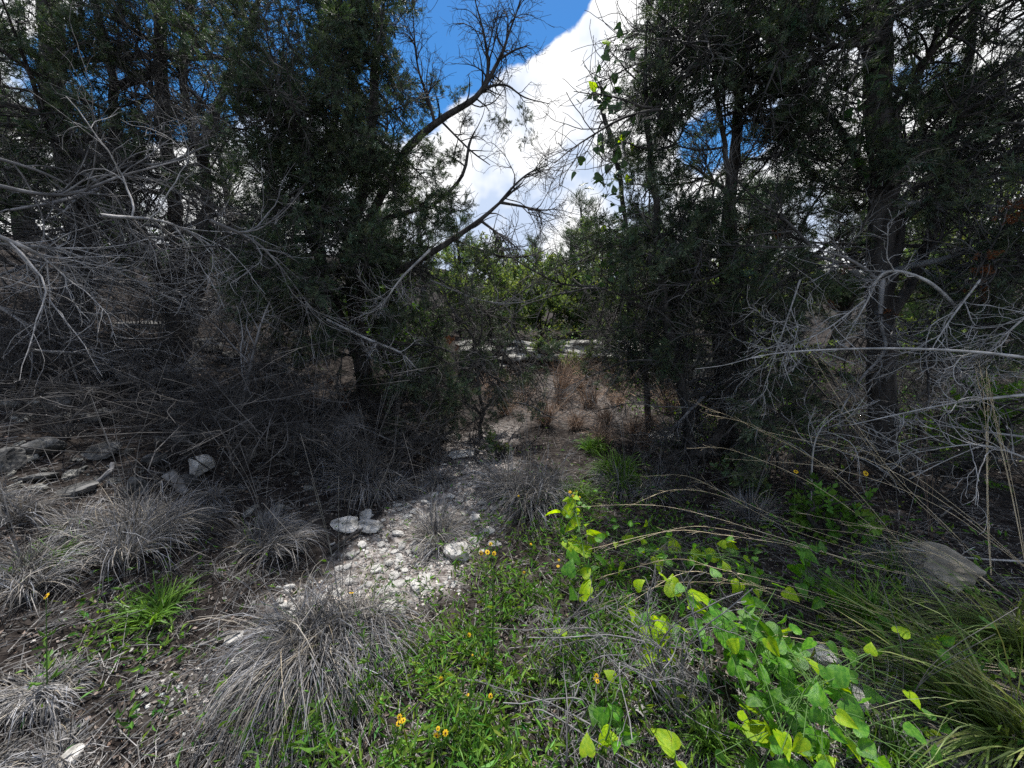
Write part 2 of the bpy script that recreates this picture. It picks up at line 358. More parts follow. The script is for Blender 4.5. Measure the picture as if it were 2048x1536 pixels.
# ------------------------------------------------------------------ juniper builder
def juniper(label, base, stems, limbs=(), auto=14, limb_len=(1.0, 1.8), limb_t=(.15, .95), dead_below=.3, fol=5000, fsize=.085,
            twig=260, twig_len=(.15, .4), droop=.04, alive_fol=1.0, name='juniper_tree', bias=None, group='junipers along the clearing', S=12,
            density=1.0, deadmat=None, lmat=None, far=False, brown=0.0, cat='tree', limb_ang=70, subn=7):
    base = np.asarray(base, float)
    root = thing(name, base, label, cat, group)
    P0 = []; tall = []
    for i, (pts, rad) in enumerate(stems):
        me, p, r = trunk_mesh('trunk', pts, rad, M_bark, n=44, S=S, origin=base, flare=(i == 0), wob=.012)
        link('trunk', me, root); P0.append((p, r))
    allL = []
    for pts, rad in limbs: allL.append(spline(pts, rad, 16) + (True,))
    hs = [p[:, 2].max() for p, _ in P0]
    for k in range(auto):
        p, r = P0[rng.integers(len(P0))]
        c, cr_, _ = grow(p[None], r[None], 1, limb_t[0], limb_t[1], limb_len[0], limb_len[1], limb_ang, K=12, wander=.09, curl=.05, grav=droop, rmax=.035, rmin=.004, bias=bias, shrink=.45, rfrac=.5)
        allL.append((c[0], cr_[0], False))
    zmin = base[2]; ztop = max(h for h in hs)
    nl = len(allL)
    for (p, r, explicit) in allL:
        rel = (p[:, 2].mean()-zmin)/max(ztop-zmin, .1)
        alive = rel > dead_below*rng.uniform(.7, 1.3)
        K = len(p); V, q = tubes(p[None], r[None], 7)
        limb = link('limb', mesh_np('limb', V-base, [q], (lmat or (M_limb if alive else M_dead)), True), root)
        sub, sr, _ = grow(p[None], r[None], int(subn*(1.5 if alive else 1)), .12, 1.0, .3, .75, 50, K=9, wander=.14, curl=.08, grav=droop*.5, rmax=.011, rmin=.002, shrink=.45)
        Va, qa = tubes(sub, sr, 4)
        if alive:
            link('twigs', mesh_np('twigs', Va-base, [qa], M_limb, True), limb, kind='stuff')
        else:
            nt_ = max(6, int(twig*.45))
            tw, tr, _ = grow(sub, sr, nt_, .1, 1.0, twig_len[0], twig_len[1], 48, K=5, wander=.22, curl=.2, grav=.03, rmax=.005, rmin=.0011, shrink=.3)
            Vb, qb = tubes(tw, tr, 3)
            link('twigs', mesh_np('twigs', np.vstack([Va, Vb])-base, [qa, qb+len(Va)], deadmat or M_dead, True), limb, kind='stuff')
        for k in range(5 if not alive else 2):
            i_ = rng.integers(len(sub)); t_ = rng.integers(1, 8); c = sub[i_, t_]; d = unit(sub[i_, t_+1]-sub[i_, t_-1])
            if not (alive and open_sky(c+d*.4)): put_spray(limb, base, c, unit(d+rng.normal(0, .3, 3)), rng.uniform(.45, .95), 'dead')
        ns = int(rng.poisson(fol/5200*density)) if alive else 2
        for k in range(ns):
            i_ = rng.integers(len(sub)); t_ = rng.integers(2, 8); c = sub[i_, t_]; d = unit(sub[i_, t_+1]-sub[i_, t_-1])
            put_spray(limb, base, c, unit(d+[0, 0, .35]+rng.normal(0, .25, 3)), rng.uniform(.38, .62)*(fsize/.085), 'brown' if (alive and rng.random() < brown) else ('live' if alive else 'dead'))
    return root
def pp(lst): return [P(*a) for a in lst]

# ================================================================== SETTING
def build_ground():
    # a sheet whose cells are fine near the viewer and coarse towards the horizon
    a = np.linspace(-1, 1, 270); xs = np.sign(a)*(np.abs(a)*3.5 + np.abs(a)**5*150)
    b = np.linspace(0, 1, 260); ys = -4 + b*14 + b**7*190
    X, Y = np.meshgrid(xs, ys); Z = hgt(X, Y)
    V = np.stack([X, Y, Z], -1).reshape(-1, 3); ny, nx = X.shape
    i = np.arange(ny-1)[:, None]*nx; j = np.arange(nx-1)[None]
    q = np.stack([i+j, i+j+1, i+nx+j+1, i+nx+j], -1).reshape(-1, 4)
    x, y = V[:, 0], V[:, 1]
    bare = path_mask(x, y)*.9 + .55*np.exp(-((x-1.3)/1.2)**2-((y-6.0)/1.0)**2)
    g = link('ground', mesh_np('ground', V, [q], ground_material(), True, extra=('bare', np.clip(bare, 0, 1))), kind='structure')
def path_centre(y): return np.interp(y, [0, 1.2, 1.5, 1.85, 2.3, 3, 3.7, 4.6, 6], [-1.3, -1.2, -1.05, -.78, -.6, -.38, -.38, -.2, .6])
def path_mask(x, y):
    wdt = np.interp(y, [0, 1.2, 1.5, 1.85, 2.3, 3, 3.7, 4.6, 6.5], [.18, .18, .22, .42, .58, .55, .45, .32, .3])
    d = np.abs(x-path_centre(y))+.12*vnoise(x, y, .25, 5)
    return sstep(wdt*1.1, wdt*.5, d)*sstep(1.0, 1.6, y)*(1-.85*sstep(4.4, 5.2, y))
build_ground()

def ico(sub):
    import bmesh
    bm = bmesh.new(); bmesh.ops.create_icosphere(bm, subdivisions=sub, radius=1)
    V = np.array([v.co[:] for v in bm.verts]); Fc = np.array([[v.index for v in f.verts] for f in bm.faces]); bm.free(); return V, Fc
ICO1, ICO2, ICO4 = ico(1), ico(2), ico(4)
def rock_mesh(seed, size, m, tmpl=None, blocky=.5, rough=.12, smooth=False):
    r = np.random.default_rng(seed); V, Fc = tmpl or ICO4; V = np.sign(V)*np.abs(V)**(1.0-.5*blocky); V = V/np.abs(V).max()
    for _ in range(9):                               # flat broken faces
        nrm = unit(r.normal(size=3)); c = r.uniform(.6, .92); d = V@nrm
        V -= np.clip(d-c*(1+.3*blocky), 0, None)[:, None]*nrm*.95
    nn = sum(np.sin(V@(r.normal(size=3)*f_)+r.uniform(0, 6))/f_**.8 for f_ in (2, 3, 5, 7, 10, 14, 19, 25, 32, 40))
    V = V*(1+rough*nn[:, None]*.8)
    V = V*np.asarray(size)[None]*.5
    return mesh_np('rock', V, [Fc], m, smooth)
def rock(label, u, v, wpx, m=None, flat=.6, deep=.8, rot=None, sink=.25, name='rock', group=None, cat='rock', seed=None, rough=.12, blocky=.5):
    p = G(u, v); k = pix_dir(u, v); dep = p[1]*math.cos(PITCH)+(CAMZ-p[2])*math.sin(PITCH); wm = wpx/F*dep
    s = int(seed if seed is not None else rng.integers(1e6))
    me = rock_mesh(s, (wm, wm*deep, wm*flat), m or M_rock, rough=rough, blocky=blocky)
    o = link(name, me, label=label, category=cat)
    if group: o['group'] = group
    z = float(hgt(p[0], p[1])); o.location = (p[0], p[1], z+wm*flat*(.5-sink)); o.rotation_euler = (rng.normal(0, .12), rng.normal(0, .12), rot if rot is not None else rng.uniform(0, 6))
    return o
# ---- limestone ledge: courses of broken slabs
def ledge():
    root = thing('rock_ledge', (1.0, 7.6, 0), 'pale broken limestone ledge across the end of the clearing', 'rock ledge')
    base = np.array([1.0, 7.6, 0])
    for row, (zz, th, off) in enumerate([(.38, .22, .0), (.60, .13, -.10), (.74, .16, .08), (.88, .09, .35)]):
        x = -1.3+rng.uniform(0, .5)
        while x < 3.6:
            wd = rng.uniform(.45, 1.3)*(1 if row else .8)
            yy = float(ledge_y(x+wd/2))+off+rng.uniform(-.08, .1); dz = -.3*float(sstep(3.5, 7, x))+.012*0
            dp = rng.uniform(.7, 1.0)
            me = rock_mesh(int(rng.integers(1e6)), (wd*1.12, dp, th*1.35), M_white if row > 1 and rng.random() < .35 else M_ledge, blocky=.9, rough=.08, tmpl=ICO4 if wd > .6 else ICO2)
            o = link('slab', me, root); o.location = (x+wd/2-base[0], yy+.35-base[1], zz+dz+rng.uniform(-.02, .02)-.02); o.rotation_euler = (rng.normal(0, .03), rng.normal(0, .04), rng.normal(0, .12))
            x += wd*rng.uniform(.88, 1.05)
            if row == 3 and rng.random() < .35: x += .6
ledge()
rock('large grey boulder at the left edge beside the litter slope', 15, 935, 66, flat=.75, sink=.25)
rock('dark weathered boulder just right of the left-edge boulder', 88, 905, 66, flat=.6)
rock('round white limestone rock above the small dry tussock', 405, 950, 46, M_pebble, flat=1.0, deep=.95, sink=.1, rough=.10, seed=5, blocky=0)
L_ = [('flat grey slab half buried below the dark boulder', 75, 958, 56, .25), ('flat pale slab lying in the brown leaf litter on the left', 205, 907, 66, .3),
 ('small pale boulder high on the left slope in the twigs', 118, 812, 46, .6), ('grey block on the left slope behind the flat slab', 195, 845, 50, .6),
 ('squarish rock under the multi-stemmed juniper', 305, 715, 62, .55), ('long broken rock below the multi-stemmed juniper', 345, 762, 90, .45),
 ('pale chunk of rock right of the long broken rock', 458, 724, 44, .6), ('low rock in the middle of the left slope under the white twigs', 505, 853, 95, .5),
 ('grey rock beside the low slope rock, nearer the bushy juniper', 590, 868, 66, .5), ('upright pointed stone left of the round white rock', 275, 985, 34, 1.2),
 ('flat stone between the flat slab and the pointed stone', 155, 985, 60, .35), ('rock behind the squarish rock below the juniper stems', 412, 702, 58, .6),
 ('rock on the upper left slope near the picture edge', 45, 745, 70, .5), ('small rock above the long broken rock', 375, 735, 50, .5),
 ('grey stone tucked behind the small upright tussock beside the path', 845, 885, 46, .6), ('low stone in the shade under the bushy juniper', 700, 850, 60, .5),
 ('rounded grey stone high on the slope left of the juniper stems', 235, 730, 44, .6), ('mossy grey rock low on the left slope among twigs', 380, 880, 66, .5),
 ('small rock left of the round white rock', 370, 972, 44, .6), ('grey stone under the tilted dead log', 310, 925, 40, .5)]
for lb, u, v, wp, fl in L_: rock(lb, u, v, wp, flat=fl)
rock('bright sunlit white slab lying between the ledge and the forked juniper', 1335, 885, 75, M_white, flat=.35)
rock('smaller white slab behind the bright sunlit slab', 1375, 868, 50, M_white, flat=.3)
rock('big tan boulder behind the arching grass on the right', 1870, 1150, 130, mat('tan lichened limestone', (.16, .14, .11), (.40, .36, .29), 6, .95, .8, 24, detail=9), flat=.55, sink=.3)
rock('pale stone at the foot of the right trunk', 1655, 1005, 50, flat=.4)
rock('curved white stone under the large greenbrier leaves', 1690, 1395, 80, M_white, flat=.5)
rock('white stone between the greenbrier leaves and the arching grass', 1640, 1315, 66, M_white, flat=.4)
rock('rough white broken stone at the lower right end of the gravel path', 915, 1112, 52, M_white, flat=.7, rough=.2)
rock('long flat white slab at the left edge of the gravel path', 688, 1052, 58, M_white, flat=.25)
rock('flat white slab touching the long slab on the path edge', 738, 1056, 52, M_white, flat=.28)
rock('white stone behind the flat slabs on the path', 730, 1036, 34, M_white, flat=.5)
rock('pale rock at the far end of the gravel path', 925, 912, 52, M_white, flat=.35)
rock('dark grey rock at the bottom edge on the right', 1870, 1500, 90, flat=.5)
rock('small white stone alone in the dark soil on the lower left', 470, 1282, 34, M_white, flat=.4)
rock('white stone chip at the bottom left edge of the photo', 140, 1525, 44, M_white, flat=.4)
# broken grey stones strewn over the left slope
_sv = [rock_mesh(700+k, (1, rng.uniform(.6, .95), rng.uniform(.35, .75)), M_ledge, tmpl=ICO2, rough=.10, blocky=.6) for k in range(9)]
_n = 0
while _n < 150:
    u_, v_ = rng.uniform(-20, 720), rng.uniform(650, 1060); p_ = G(u_, v_)
    if p_[0] > -.9 or p_[1] > 7: continue
    sz_ = (.04+.13*rng.random()**2.5)*(1 if v_ < 850 else .6)
    o_ = link('slope_stone', _sv[rng.integers(9)]); o_['label'] = 'broken grey stone lying in the litter of the left slope'; o_['category'] = 'stone'; o_['group'] = 'broken stones on the left slope'
    o_.scale = (sz_*rng.uniform(.9, 1.4), sz_, sz_*rng.uniform(.6, 1)); o_.location = (p_[0], p_[1], float(hgt(p_[0], p_[1]))+sz_*.05); o_.rotation_euler = (rng.normal(0, .25), rng.normal(0, .25), rng.uniform(0, 6)); _n += 1
# strata on the upper left slope
sl = thing('rock_outcrop', G(60, 640), 'layered grey rock outcrop on the upper left slope', 'rock outcrop')
o3 = np.array(sl.location)
for k in range(3):
    p = P(40+rng.uniform(-60, 170), 655-k*11, 5.2+k*.16); wd = rng.uniform(.8, 1.5)
    s_ = link('slab', rock_mesh(int(rng.integers(1e6)), (wd, .8, .17), M_rock, blocky=.9, rough=.07), sl); s_.location = p-o3; s_.rotation_euler = (0, rng.normal(0, .04), rng.normal(0, .2))

# ---- individually visible path stones
def path_stones():
    variants = [rock_mesh(900+k, (1, rng.uniform(.65, .95), rng.uniform(.35, .7)), M_pebble, tmpl=ICO2, rough=.07, blocky=.6) for k in range(8)]
    n = 0
    while n < 290:
        u, v = rng.uniform(430, 1080), rng.uniform(925, 1330)
        p = G(u, v)
        if rng.random() > path_mask(p[0], p[1])*(1.1 if v < 1200 else .5): continue
        s = .02+.06*rng.random()**2
        o = link('path_stone', variants[rng.integers(8)]); o['label'] = 'small white limestone pebble lying loose on the gravel path'; o['category'] = 'stone'; o['group'] = 'loose white stones on the path'
        o.scale = (s*rng.uniform(.9, 1.4), s, s*rng.uniform(.7, 1.1)); o.location = (p[0], p[1], float(hgt(p[0], p[1]))+s*.12); o.rotation_euler = (rng.normal(0, .2), rng.normal(0, .2), rng.uniform(0, 6)); n += 1
path_stones()

# ------------------------------------------------------------------ ground scatter (stuff)
def sample_ground(n, ymin=.75, ymax=9, dens=None, mult=4):
    """Random ground points inside the view cone, denser near the viewer."""
    y = ymin*(ymax/ymin)**rng.random(n*mult); x = rng.uniform(-1.55, 1.55, n*mult)*(y+.35)
    keep = np.ones(len(x), bool)
    if dens is not None: keep = rng.random(len(x)) < dens(x, y)
    x, y = x[keep][:n], y[keep][:n]
    return np.stack([x, y, hgt(x, y)], 1)
def gravel():
    p = sample_ground(9000, 1.0, 6.5, lambda x, y: path_mask(x, y)*(.25+.75*(vnoise(x, y, .16, 8) > .05)), mult=25)
    V, Fc = ICO1; tm = []
    for k in range(4):
        r = np.random.default_rng(k); tm.append((V*r.uniform(.6, 1.2, (len(V), 1))*np.array([1, .8, .5]), Fc))
    s = .003+.012*rng.random(len(p))**2
    v, f, t = place(tm, p+np.array([0, 0, .002]), rng.normal(0, .25, p.shape)+np.array([0, 0, 1]), s, .45, 1.35, .05)
    link('gravel', mesh_np('gravel', v, [f], M_gravel, False, t), kind='stuff', label='fine pale limestone gravel spread along the path', category='gravel')
    p = sample_ground(3000, .8, 8, lambda x, y: .25+.5*(vnoise(x, y, .5, 12) > .1))
    s = .003+.010*rng.random(len(p))**3
    v, f, t = place(tm, p, rng.normal(0, .25, p.shape)+np.array([0, 0, 1]), s, .35, 1.2, .05)
    link('scattered_gravel', mesh_np('scattered_gravel', v, [f], M_gravel, False, t), kind='stuff', label='stray limestone chips in the leaf litter', category='gravel')
gravel()
def leaf_t(w=.4, bend=.15, fold=.1):
    V = np.array([[0, 0, 0], [.5, -w*.5, fold], [.55, 0, 0+bend*.5], [.5, w*.5, fold], [1, 0, bend]]); return V[:, [1, 2, 0]], np.array([[0, 1, 2], [0, 2, 3], [1, 4, 2], [2, 4, 3]])
def litter():
    n = 50000
    p = sample_ground(n, .75, 9, lambda x, y: (1-.8*path_mask(x, y)), mult=6)
    d = rng.normal(size=p.shape); d[:, 2] = np.abs(rng.normal(0, .18, len(p)))
    s = rng.uniform(.008, .027, len(p))
    v, f, t = place([leaf_t(.45), leaf_t(.7, .3), leaf_t(.3, -.2)], p+np.array([0, 0, .006]), d, s, .25, 2.0, .09)
    link('leaf_litter', mesh_np('leaf_litter', v, [f], M_litter, False, t), kind='stuff', label='brown and grey fallen leaf litter covering the ground', category='leaf litter')
    # short dead straws and needles lying about
    n = 12000
    p = sample_ground(n, .75, 7, lambda x, y: (1-.7*path_mask(x, y)))
    a = rng.uniform(0, 6.28, n if len(p) >= n else len(p)); L = rng.uniform(.04, .2, len(p))
    d = np.stack([np.cos(a), np.sin(a), rng.normal(.05, .12, len(p))], 1)
    s_ = np.linspace(0, 1, 3)[None, :, None]; c = p[:, None]+d[:, None]*s_*L[:, None, None]+rng.normal(0, .004, (len(p), 3, 3))+np.array([0, 0, .008])
    r = np.full((len(p), 3), .0011)*rng.uniform(.7, 1.6, (len(p), 1)); V, q = tubes(c, r, 3)
    t = np.repeat(rng.uniform(.5, 1.7, len(p)), 9)
    link('fallen_straw', mesh_np('fallen_straw', V, [q], M_grassdry, False, t), kind='stuff', label='grey dead straw and fine twigs lying on the ground', category='straw')
litter()

# ------------------------------------------------------------------ grass
def blades(base, n, rad, L0, L1, lean, droop, width, K=7, dirbias=(0, 0, 0), stiff=1.0, upright=1.0):
    """Ribbon blades from a tuft: returns verts, quads, per-vertex tint."""
    a = rng.uniform(0, 2*math.pi, n); rr = rad*np.sqrt(rng.random(n))
    b = np.stack([np.cos(a)*rr, np.sin(a)*rr, np.zeros(n)], 1)
    a2 = a+rng.normal(0, .5, n); le = lean*rng.uniform(.15, 1.25, n)
    d = unit(np.stack([np.cos(a2)*le, np.sin(a2)*le, np.full(n, upright)], 1)+np.asarray(dirbias)[None]+rng.normal(0, .08, (n, 3)))
    nl_ = max(3, n//22); lock = rng.integers(nl_, size=n); la = rng.uniform(0, 2*math.pi, nl_); lr = rng.uniform(.2, 1.1, nl_)
    ld = np.stack([np.cos(la)*lr*lean, np.sin(la)*lr*lean, np.full(nl_, upright)], 1)
    inl = (rng.random(n) < .65)[:, None]
    d = np.where(inl, unit(ld[lock]+rng.normal(0, .13, (n, 3))+np.asarray(dirbias)[None]), d)
    b = np.where(inl, np.stack([np.cos(la[lock]), np.sin(la[lock]), 0*la[lock]], 1)*rad*.55*lr[lock][:, None]+rng.normal(0, rad*.14, (n, 3))*[1, 1, 0], b)
    L = rng.uniform(L0, L1, n); p = np.empty((n, K, 3)); p[:, 0] = b
    brk = rng.random((n, 1)) < .12; bk = rng.integers(2, K-1, (n, 1))
    curl = np.where(inl, rng.normal(0, .09, (nl_, 3))[lock]+rng.normal(0, .03, (n, 3)), rng.normal(0, .07, (n, 3)))
    dvar = rng.uniform(.4, 1.5, (n, 1))
    for k in range(1, K):
        d = unit(d+np.array([0, 0, -droop])*(k/K)*dvar+curl+np.asarray(dirbias)[None]*.15+rng.normal(0, .012, (n, 3)))
        d = np.where(brk & (bk == k), unit(d+rng.normal(0, .8, (n, 3))-[0, 0, .5]), d)
        p[:, k] = p[:, k-1]+d*(L/(K-1))[:, None]
    g = hgt(p[..., 0]+base[0], p[..., 1]+base[1])-base[2]; p[..., 2] = np.maximum(p[..., 2], g+.006+.012*rng.random((n, 1)))
    T = unit(np.gradient(p, axis=1)); side = unit(np.cross(T, rng.normal(0, .4, (n, 1, 3))+np.array([0, 0, 1.0])))
    w_ = width*rng.uniform(.6, 1.3, n)[:, None]*np.interp(np.linspace(0, 1, K), [0, .3, .8, 1], [.7, 1, .6, .08])[None]
    V = np.stack([p-side*w_[..., None], p+side*w_[..., None]], 2).reshape(-1, 3)
    m = np.arange(n)[:, None]*K*2; k = np.arange(K-1)[None]*2
    q = np.stack([m+k, m+k+1, m+k+3, m+k+2], -1).reshape(-1, 4)
    g_ = np.repeat(rng.uniform(.35, 1.0, n)**1.5*1.7, K*2)
    return V, q, g_
def tussock(label, u, v, wpx, n=700, h=1.0, droop=.42, m=None, green=0, bias=(0, 0, 0), lean=1.0, width=.00105, name='grass_tussock', group='dry grass tussocks', stalks=4, cat='grass', upright=1.0, rad=.09):
    p = G(u, v); dep = p[1]*math.cos(PITCH)+(CAMZ-p[2])*math.sin(PITCH); wm = wpx/F*dep; p[2] = hgt(p[0], p[1])
    root = thing(name, p, label, cat, group); bias = np.asarray(bias)+rng.normal(0, .10, 3)*[1, 1, 0]; h = h*rng.uniform(.85, 1.1)
    nc = int(np.clip(n//350, 1, 7)); Vs, Fs, Ts, off_ = [], [], [], 0
    for c_ in range(nc):
        o_ = np.array([rng.normal(0, wm*.10), rng.normal(0, wm*.08), 0])*(nc > 1); hh_ = h*rng.uniform(.65, 1.12)
        bb_ = p+o_; bb_[2] = hgt(bb_[0], bb_[1])
        V, q, t = blades(bb_, n//nc, wm*rad*.8+.015, wm*.18*hh_, wm*.56*hh_, lean*rng.uniform(.7, 1.2), droop*rng.uniform(1.0, 2.2), width*(.6+.4*dep), dirbias=np.asarray(bias)+rng.normal(0, .16, 3)*[1, 1, 0]*(nc > 1), upright=upright)
        Vs.append(V+(bb_-p)); Fs.append(q+off_); off_ += len(V)
        hu = np.repeat(np.clip(rng.normal(.0, .08, len(t)//14), -.1, .35), 14); Ts.append(np.stack([t*(1+hu), t*(1+hu*.3), t*(1-hu)], 1)*rng.uniform(.75, 1.15))
    link('blades', mesh_np('blades', np.vstack(Vs), [np.vstack(Fs)], m or M_grassdry, False, np.vstack(Ts)), root, kind='stuff')
    if green:
        V, q, t = blades(p, green, wm*.1+.02, wm*.2*h, wm*.45*h, lean, droop, width*1.3, dirbias=bias)
        link('green_blades', mesh_np('green_blades', V, [q], M_grassgreen, False, t), root, kind='stuff')
    for k in range(stalks):
        a = rng.uniform(0, 6.28); L = wm*rng.uniform(.7, 1.2)*h
        c, r = spline([(0, 0, 0), (math.cos(a)*L*.08, math.sin(a)*L*.08, L*.5), (math.cos(a)*L*.3, math.sin(a)*L*.3, L)], [.0016, .001], 8)
        V, q = tubes(c[None], r[None], 3); link('stalk', mesh_np('stalk', V, [q], m or M_grassdry, False, np.ones(len(V))), root)
    return root
tussock('largest grey fountain tussock in the lower middle, spilling toward the viewer', 690, 1290, 460, 4600, h=1.0, droop=.65, green=40, bias=(0, -.2, 0), width=.00125, stalks=6)
tussock('grey tussock draped over the gravel path behind the largest tussock', 850, 1085, 210, 800, bias=(.12, -.1, 0), green=6)
tussock('round grey tussock left of the gravel path, below the slope', 535, 1090, 250, 1300, green=8)
tussock('wide dense grey tussock on the left below the pointed stone', 275, 1085, 290, 1700, bias=(0, -.05, 0))
tussock('broad grey tussock with upright stalks just left of the path bend', 745, 975, 240, 1400, stalks=12, h=1.05)
tussock('tall wispy grey tussock right of the far end of the path', 1060, 1000, 240, 1600, h=1.15, lean=.8, droop=.38, stalks=8)
tussock('small dark tussock in the middle of the stony path', 875, 968, 100, 450)
tussock('small tussock growing at the foot of the round white rock', 425, 1010, 130, 500)
tussock('grey tussock cut by the left edge, beside the green tuft', 50, 1150, 210, 900, green=10)
tussock('small tussock in the shade under the bushy juniper', 885, 880, 110, 500)
tussock('drooping tussock high on the slope under the juniper stems', 330, 655, 70, 260)
tussock('drooping tussock on the slope right of the pale rock chunk', 540, 735, 110, 400)
tussock('grey tussock by the white twigs between slope and path', 630, 935, 210, 1000, stalks=6)
tussock('flattened pale grey thatch on the lower left ground', 100, 1365, 330, 1300, h=.6, droop=.9, lean=2.2, bias=(.1, 0, 0), stalks=0)
tussock('second flattened patch of thatch at the bottom left corner', 60, 1500, 330, 900, h=.6, droop=.9, lean=2.2, stalks=0)
tussock('wispy tussock on the left edge below the boulders', 20, 1030, 190, 700)
tussock('thin tussock between the wide tussock and the green tuft', 150, 1060, 160, 500, green=20)
tussock('dry tussock under the forked juniper on the right', 1250, 985, 200, 700, lean=1.1, green=60)
tussock('low grey tussock just behind the middle of the path', 800, 905, 120, 500)
def thatch():
    Vs, Fs, Ts, off = [], [], [], 0
    c = sample_ground(420, .8, 6.5, lambda x, y: np.clip(1-path_mask(x, y)*.9-.8*bl(x, y, 1100, 1350, 280, 170), 0, 1)*(.3+.7*(vnoise(x, y, .35, 41) > -.2)))
    for p in c:
        k = int(rng.integers(14, 44)); L = rng.uniform(.05, .14)
        V, q, t = blades(p, k, rng.uniform(.02, .08), L*.5, L*1.3, 1.6, .5, .0011, K=5, dirbias=rng.normal(0, .5, 3)*[1, 1, 0])
        Vs.append(V+p); Fs.append(q+off); Ts.append(t*rng.uniform(.5, 1.2)); off += len(V)
    link('dry_grass', mesh_np('dry_grass', np.vstack(Vs), [np.vstack(Fs)], M_grassdry, False, np.concatenate(Ts)), kind='stuff', label='short dead grey grass matted over the ground', category='dry grass')
def green_tuft(label, u, v, wpx, n, **k):
    return tussock(label, u, v, wpx, n, m=k.pop('m', M_grassgreen), name='grass_tuft', group='green grass tufts', stalks=0, **k)
green_tuft('bright green grass tuft on the lower left', 315, 1235, 190, 260, width=.0022, droop=.35, rad=.2)
green_tuft('small bright green tuft beside the left-edge tussock', 115, 1130, 130, 200, width=.002, droop=.4)
green_tuft('olive green grass tuft at the foot of the forked juniper', 1235, 960, 170, 600, width=.0018)
green_tuft('yellow-green tuft in front of the russet grass', 1180, 900, 130, 400, width=.0018)
green_tuft('green tuft right of the tall wispy tussock', 1150, 1010, 170, 500, width=.0016)
green_tuft('dark green grass clump in front of the tan boulder', 1740, 1250, 330, 260, width=.0016, droop=.18, h=1.1, lean=.9, bias=(-.25, 0, .1))
green_tuft('long arching green grass clump in the lower right corner', 2010, 1480, 620, 300, width=.003, m=M_mixed, droop=.22, h=1.1, bias=(-.75, -.05, .05), lean=.8)
green_tuft('green grass clump at the right edge above the corner clump', 2050, 1300, 620, 420, width=.0018, m=M_mixed, droop=.2, bias=(-.7, 0, .05), lean=.8)
green_tuft('short green clump beneath the large greenbrier leaves', 1420, 1500, 300, 200, width=.0022, lean=.7)
green_tuft('green grass clump at the bottom between the corner clump and greenbrier', 1780, 1530, 320, 220, width=.0026, bias=(-.3, 0, 0))
for k, (u, v) in enumerate([(1090, 850), (1150, 860), (1210, 850), (1265, 870), (1010, 830), (1050, 800), (985, 800), (1300, 860), (1120, 790), (1160, 780), (1340, 830), (1230, 785), (1120, 815), (1180, 815), (1235, 815), (1290, 905), (1200, 890)]):
    r_ = tussock('russet dry grass bunch in front of the limestone ledge', u, v, 150, 240, m=M_redgrass, name='russet_grass', group='russet grass bunches below the ledge', h=1.2, lean=.55, droop=.22, stalks=3)

# ---- leafy low ground cover: short bamboo-like leaves
def cover(name, label, n, dens, hmax, m, size=(.03, .06), w=.17, ymin=.75, ymax=5, up=.55):
    p = sample_ground(n, ymin, ymax, dens); n = len(p)
    p[:, 2] += rng.random(n)**1.3*hmax
    d = rng.normal(size=p.shape); d[:, 2] = up+rng.normal(0, .35, n); s = rng.uniform(size[0], size[1], n)
    v, f, t = place([leaf_t(w, -.2, .03), leaf_t(w*1.3, -.35, .04), leaf_t(w*.8, .15, .03)], p, d, s, .45, 1.6, .2)
    link(name, mesh_np(name, v, [f], m, False, t), kind='stuff', label=label, category='ground cover')
def bl(x, y, cu, cv, ru, rv):
    u, v = proj(np.stack([x, y, hgt(x, y)], 1)); return np.exp(-((u-cu)/ru)**2-((v-cv)/rv)**2)
cover('ground_cover', 'low green bamboo-leaved grass right of the path', 26000, lambda x, y: np.clip(1.3*bl(x, y, 1010, 1420, 260, 200)+1.1*bl(x, y, 1130, 1200, 170, 160)+.9*bl(x, y, 760, 1500, 230, 80)+.4*bl(x, y, 1200, 1020, 150, 60), 0, 1)*(.22+.78*(vnoise(x, y, .13, 21) > -.08)), .14, M_grassgreen)
cover('herb_patch', 'small green herbs on the lower left ground', 9000, lambda x, y: np.clip(1.1*bl(x, y, 290, 1240, 130, 110)+.6*bl(x, y, 230, 1330, 120, 70)+.35*bl(x, y, 330, 1420, 200, 60)+.3*bl(x, y, 480, 1140, 100, 50), 0, 1)*(.3+.7*(vnoise(x, y, .12, 23) > 0)), .07, M_grassgreen, w=.3, size=(.02, .045))
cover('undergrowth', 'dark green undergrowth beneath the right-hand junipers', 9000, lambda x, y: np.clip(.8*bl(x, y, 1330, 1100, 250, 110)+.8*bl(x, y, 1700, 1380, 300, 150)+.4*bl(x, y, 1250, 1350, 170, 130), 0, 1)*(.2+.8*(vnoise(x, y, .16, 25) > 0)), .16, M_grassgreen, w=.3, size=(.02, .05))
cover('shade_weeds', 'dark low weeds in the shade among the right-hand trunks', 9000, lambda x, y: np.clip(sstep(1.3, 2.2, x)*sstep(3.2, 4, y), 0, 1)*(.15+.85*(vnoise(x, y, .3, 31) > .05)), .22, M_grassgreen, w=.35, size=(.03, .09), ymin=3.2, ymax=9)
cover('right_litter_weeds', 'sparse green weeds in the dark litter right of the greenbrier', 6000, lambda x, y: np.clip(.9*bl(x, y, 1560, 1060, 230, 80)+.9*bl(x, y, 1780, 1200, 260, 120), 0, 1)*(.15+.85*(vnoise(x, y, .14, 27) > .05)), .12, M_grassgreen, w=.3, size=(.02, .055))
tussock('thin grey tussock in the dark soil behind the straw stems', 1500, 1040, 200, 500)
tussock('ragged tussock before the tan boulder', 1790, 1150, 220, 500, green=120, lean=.8)
tussock('tangled dry grass at the bottom right under the corner clump', 1800, 1440, 420, 900, h=.8, droop=.8, lean=1.8)
thatch()
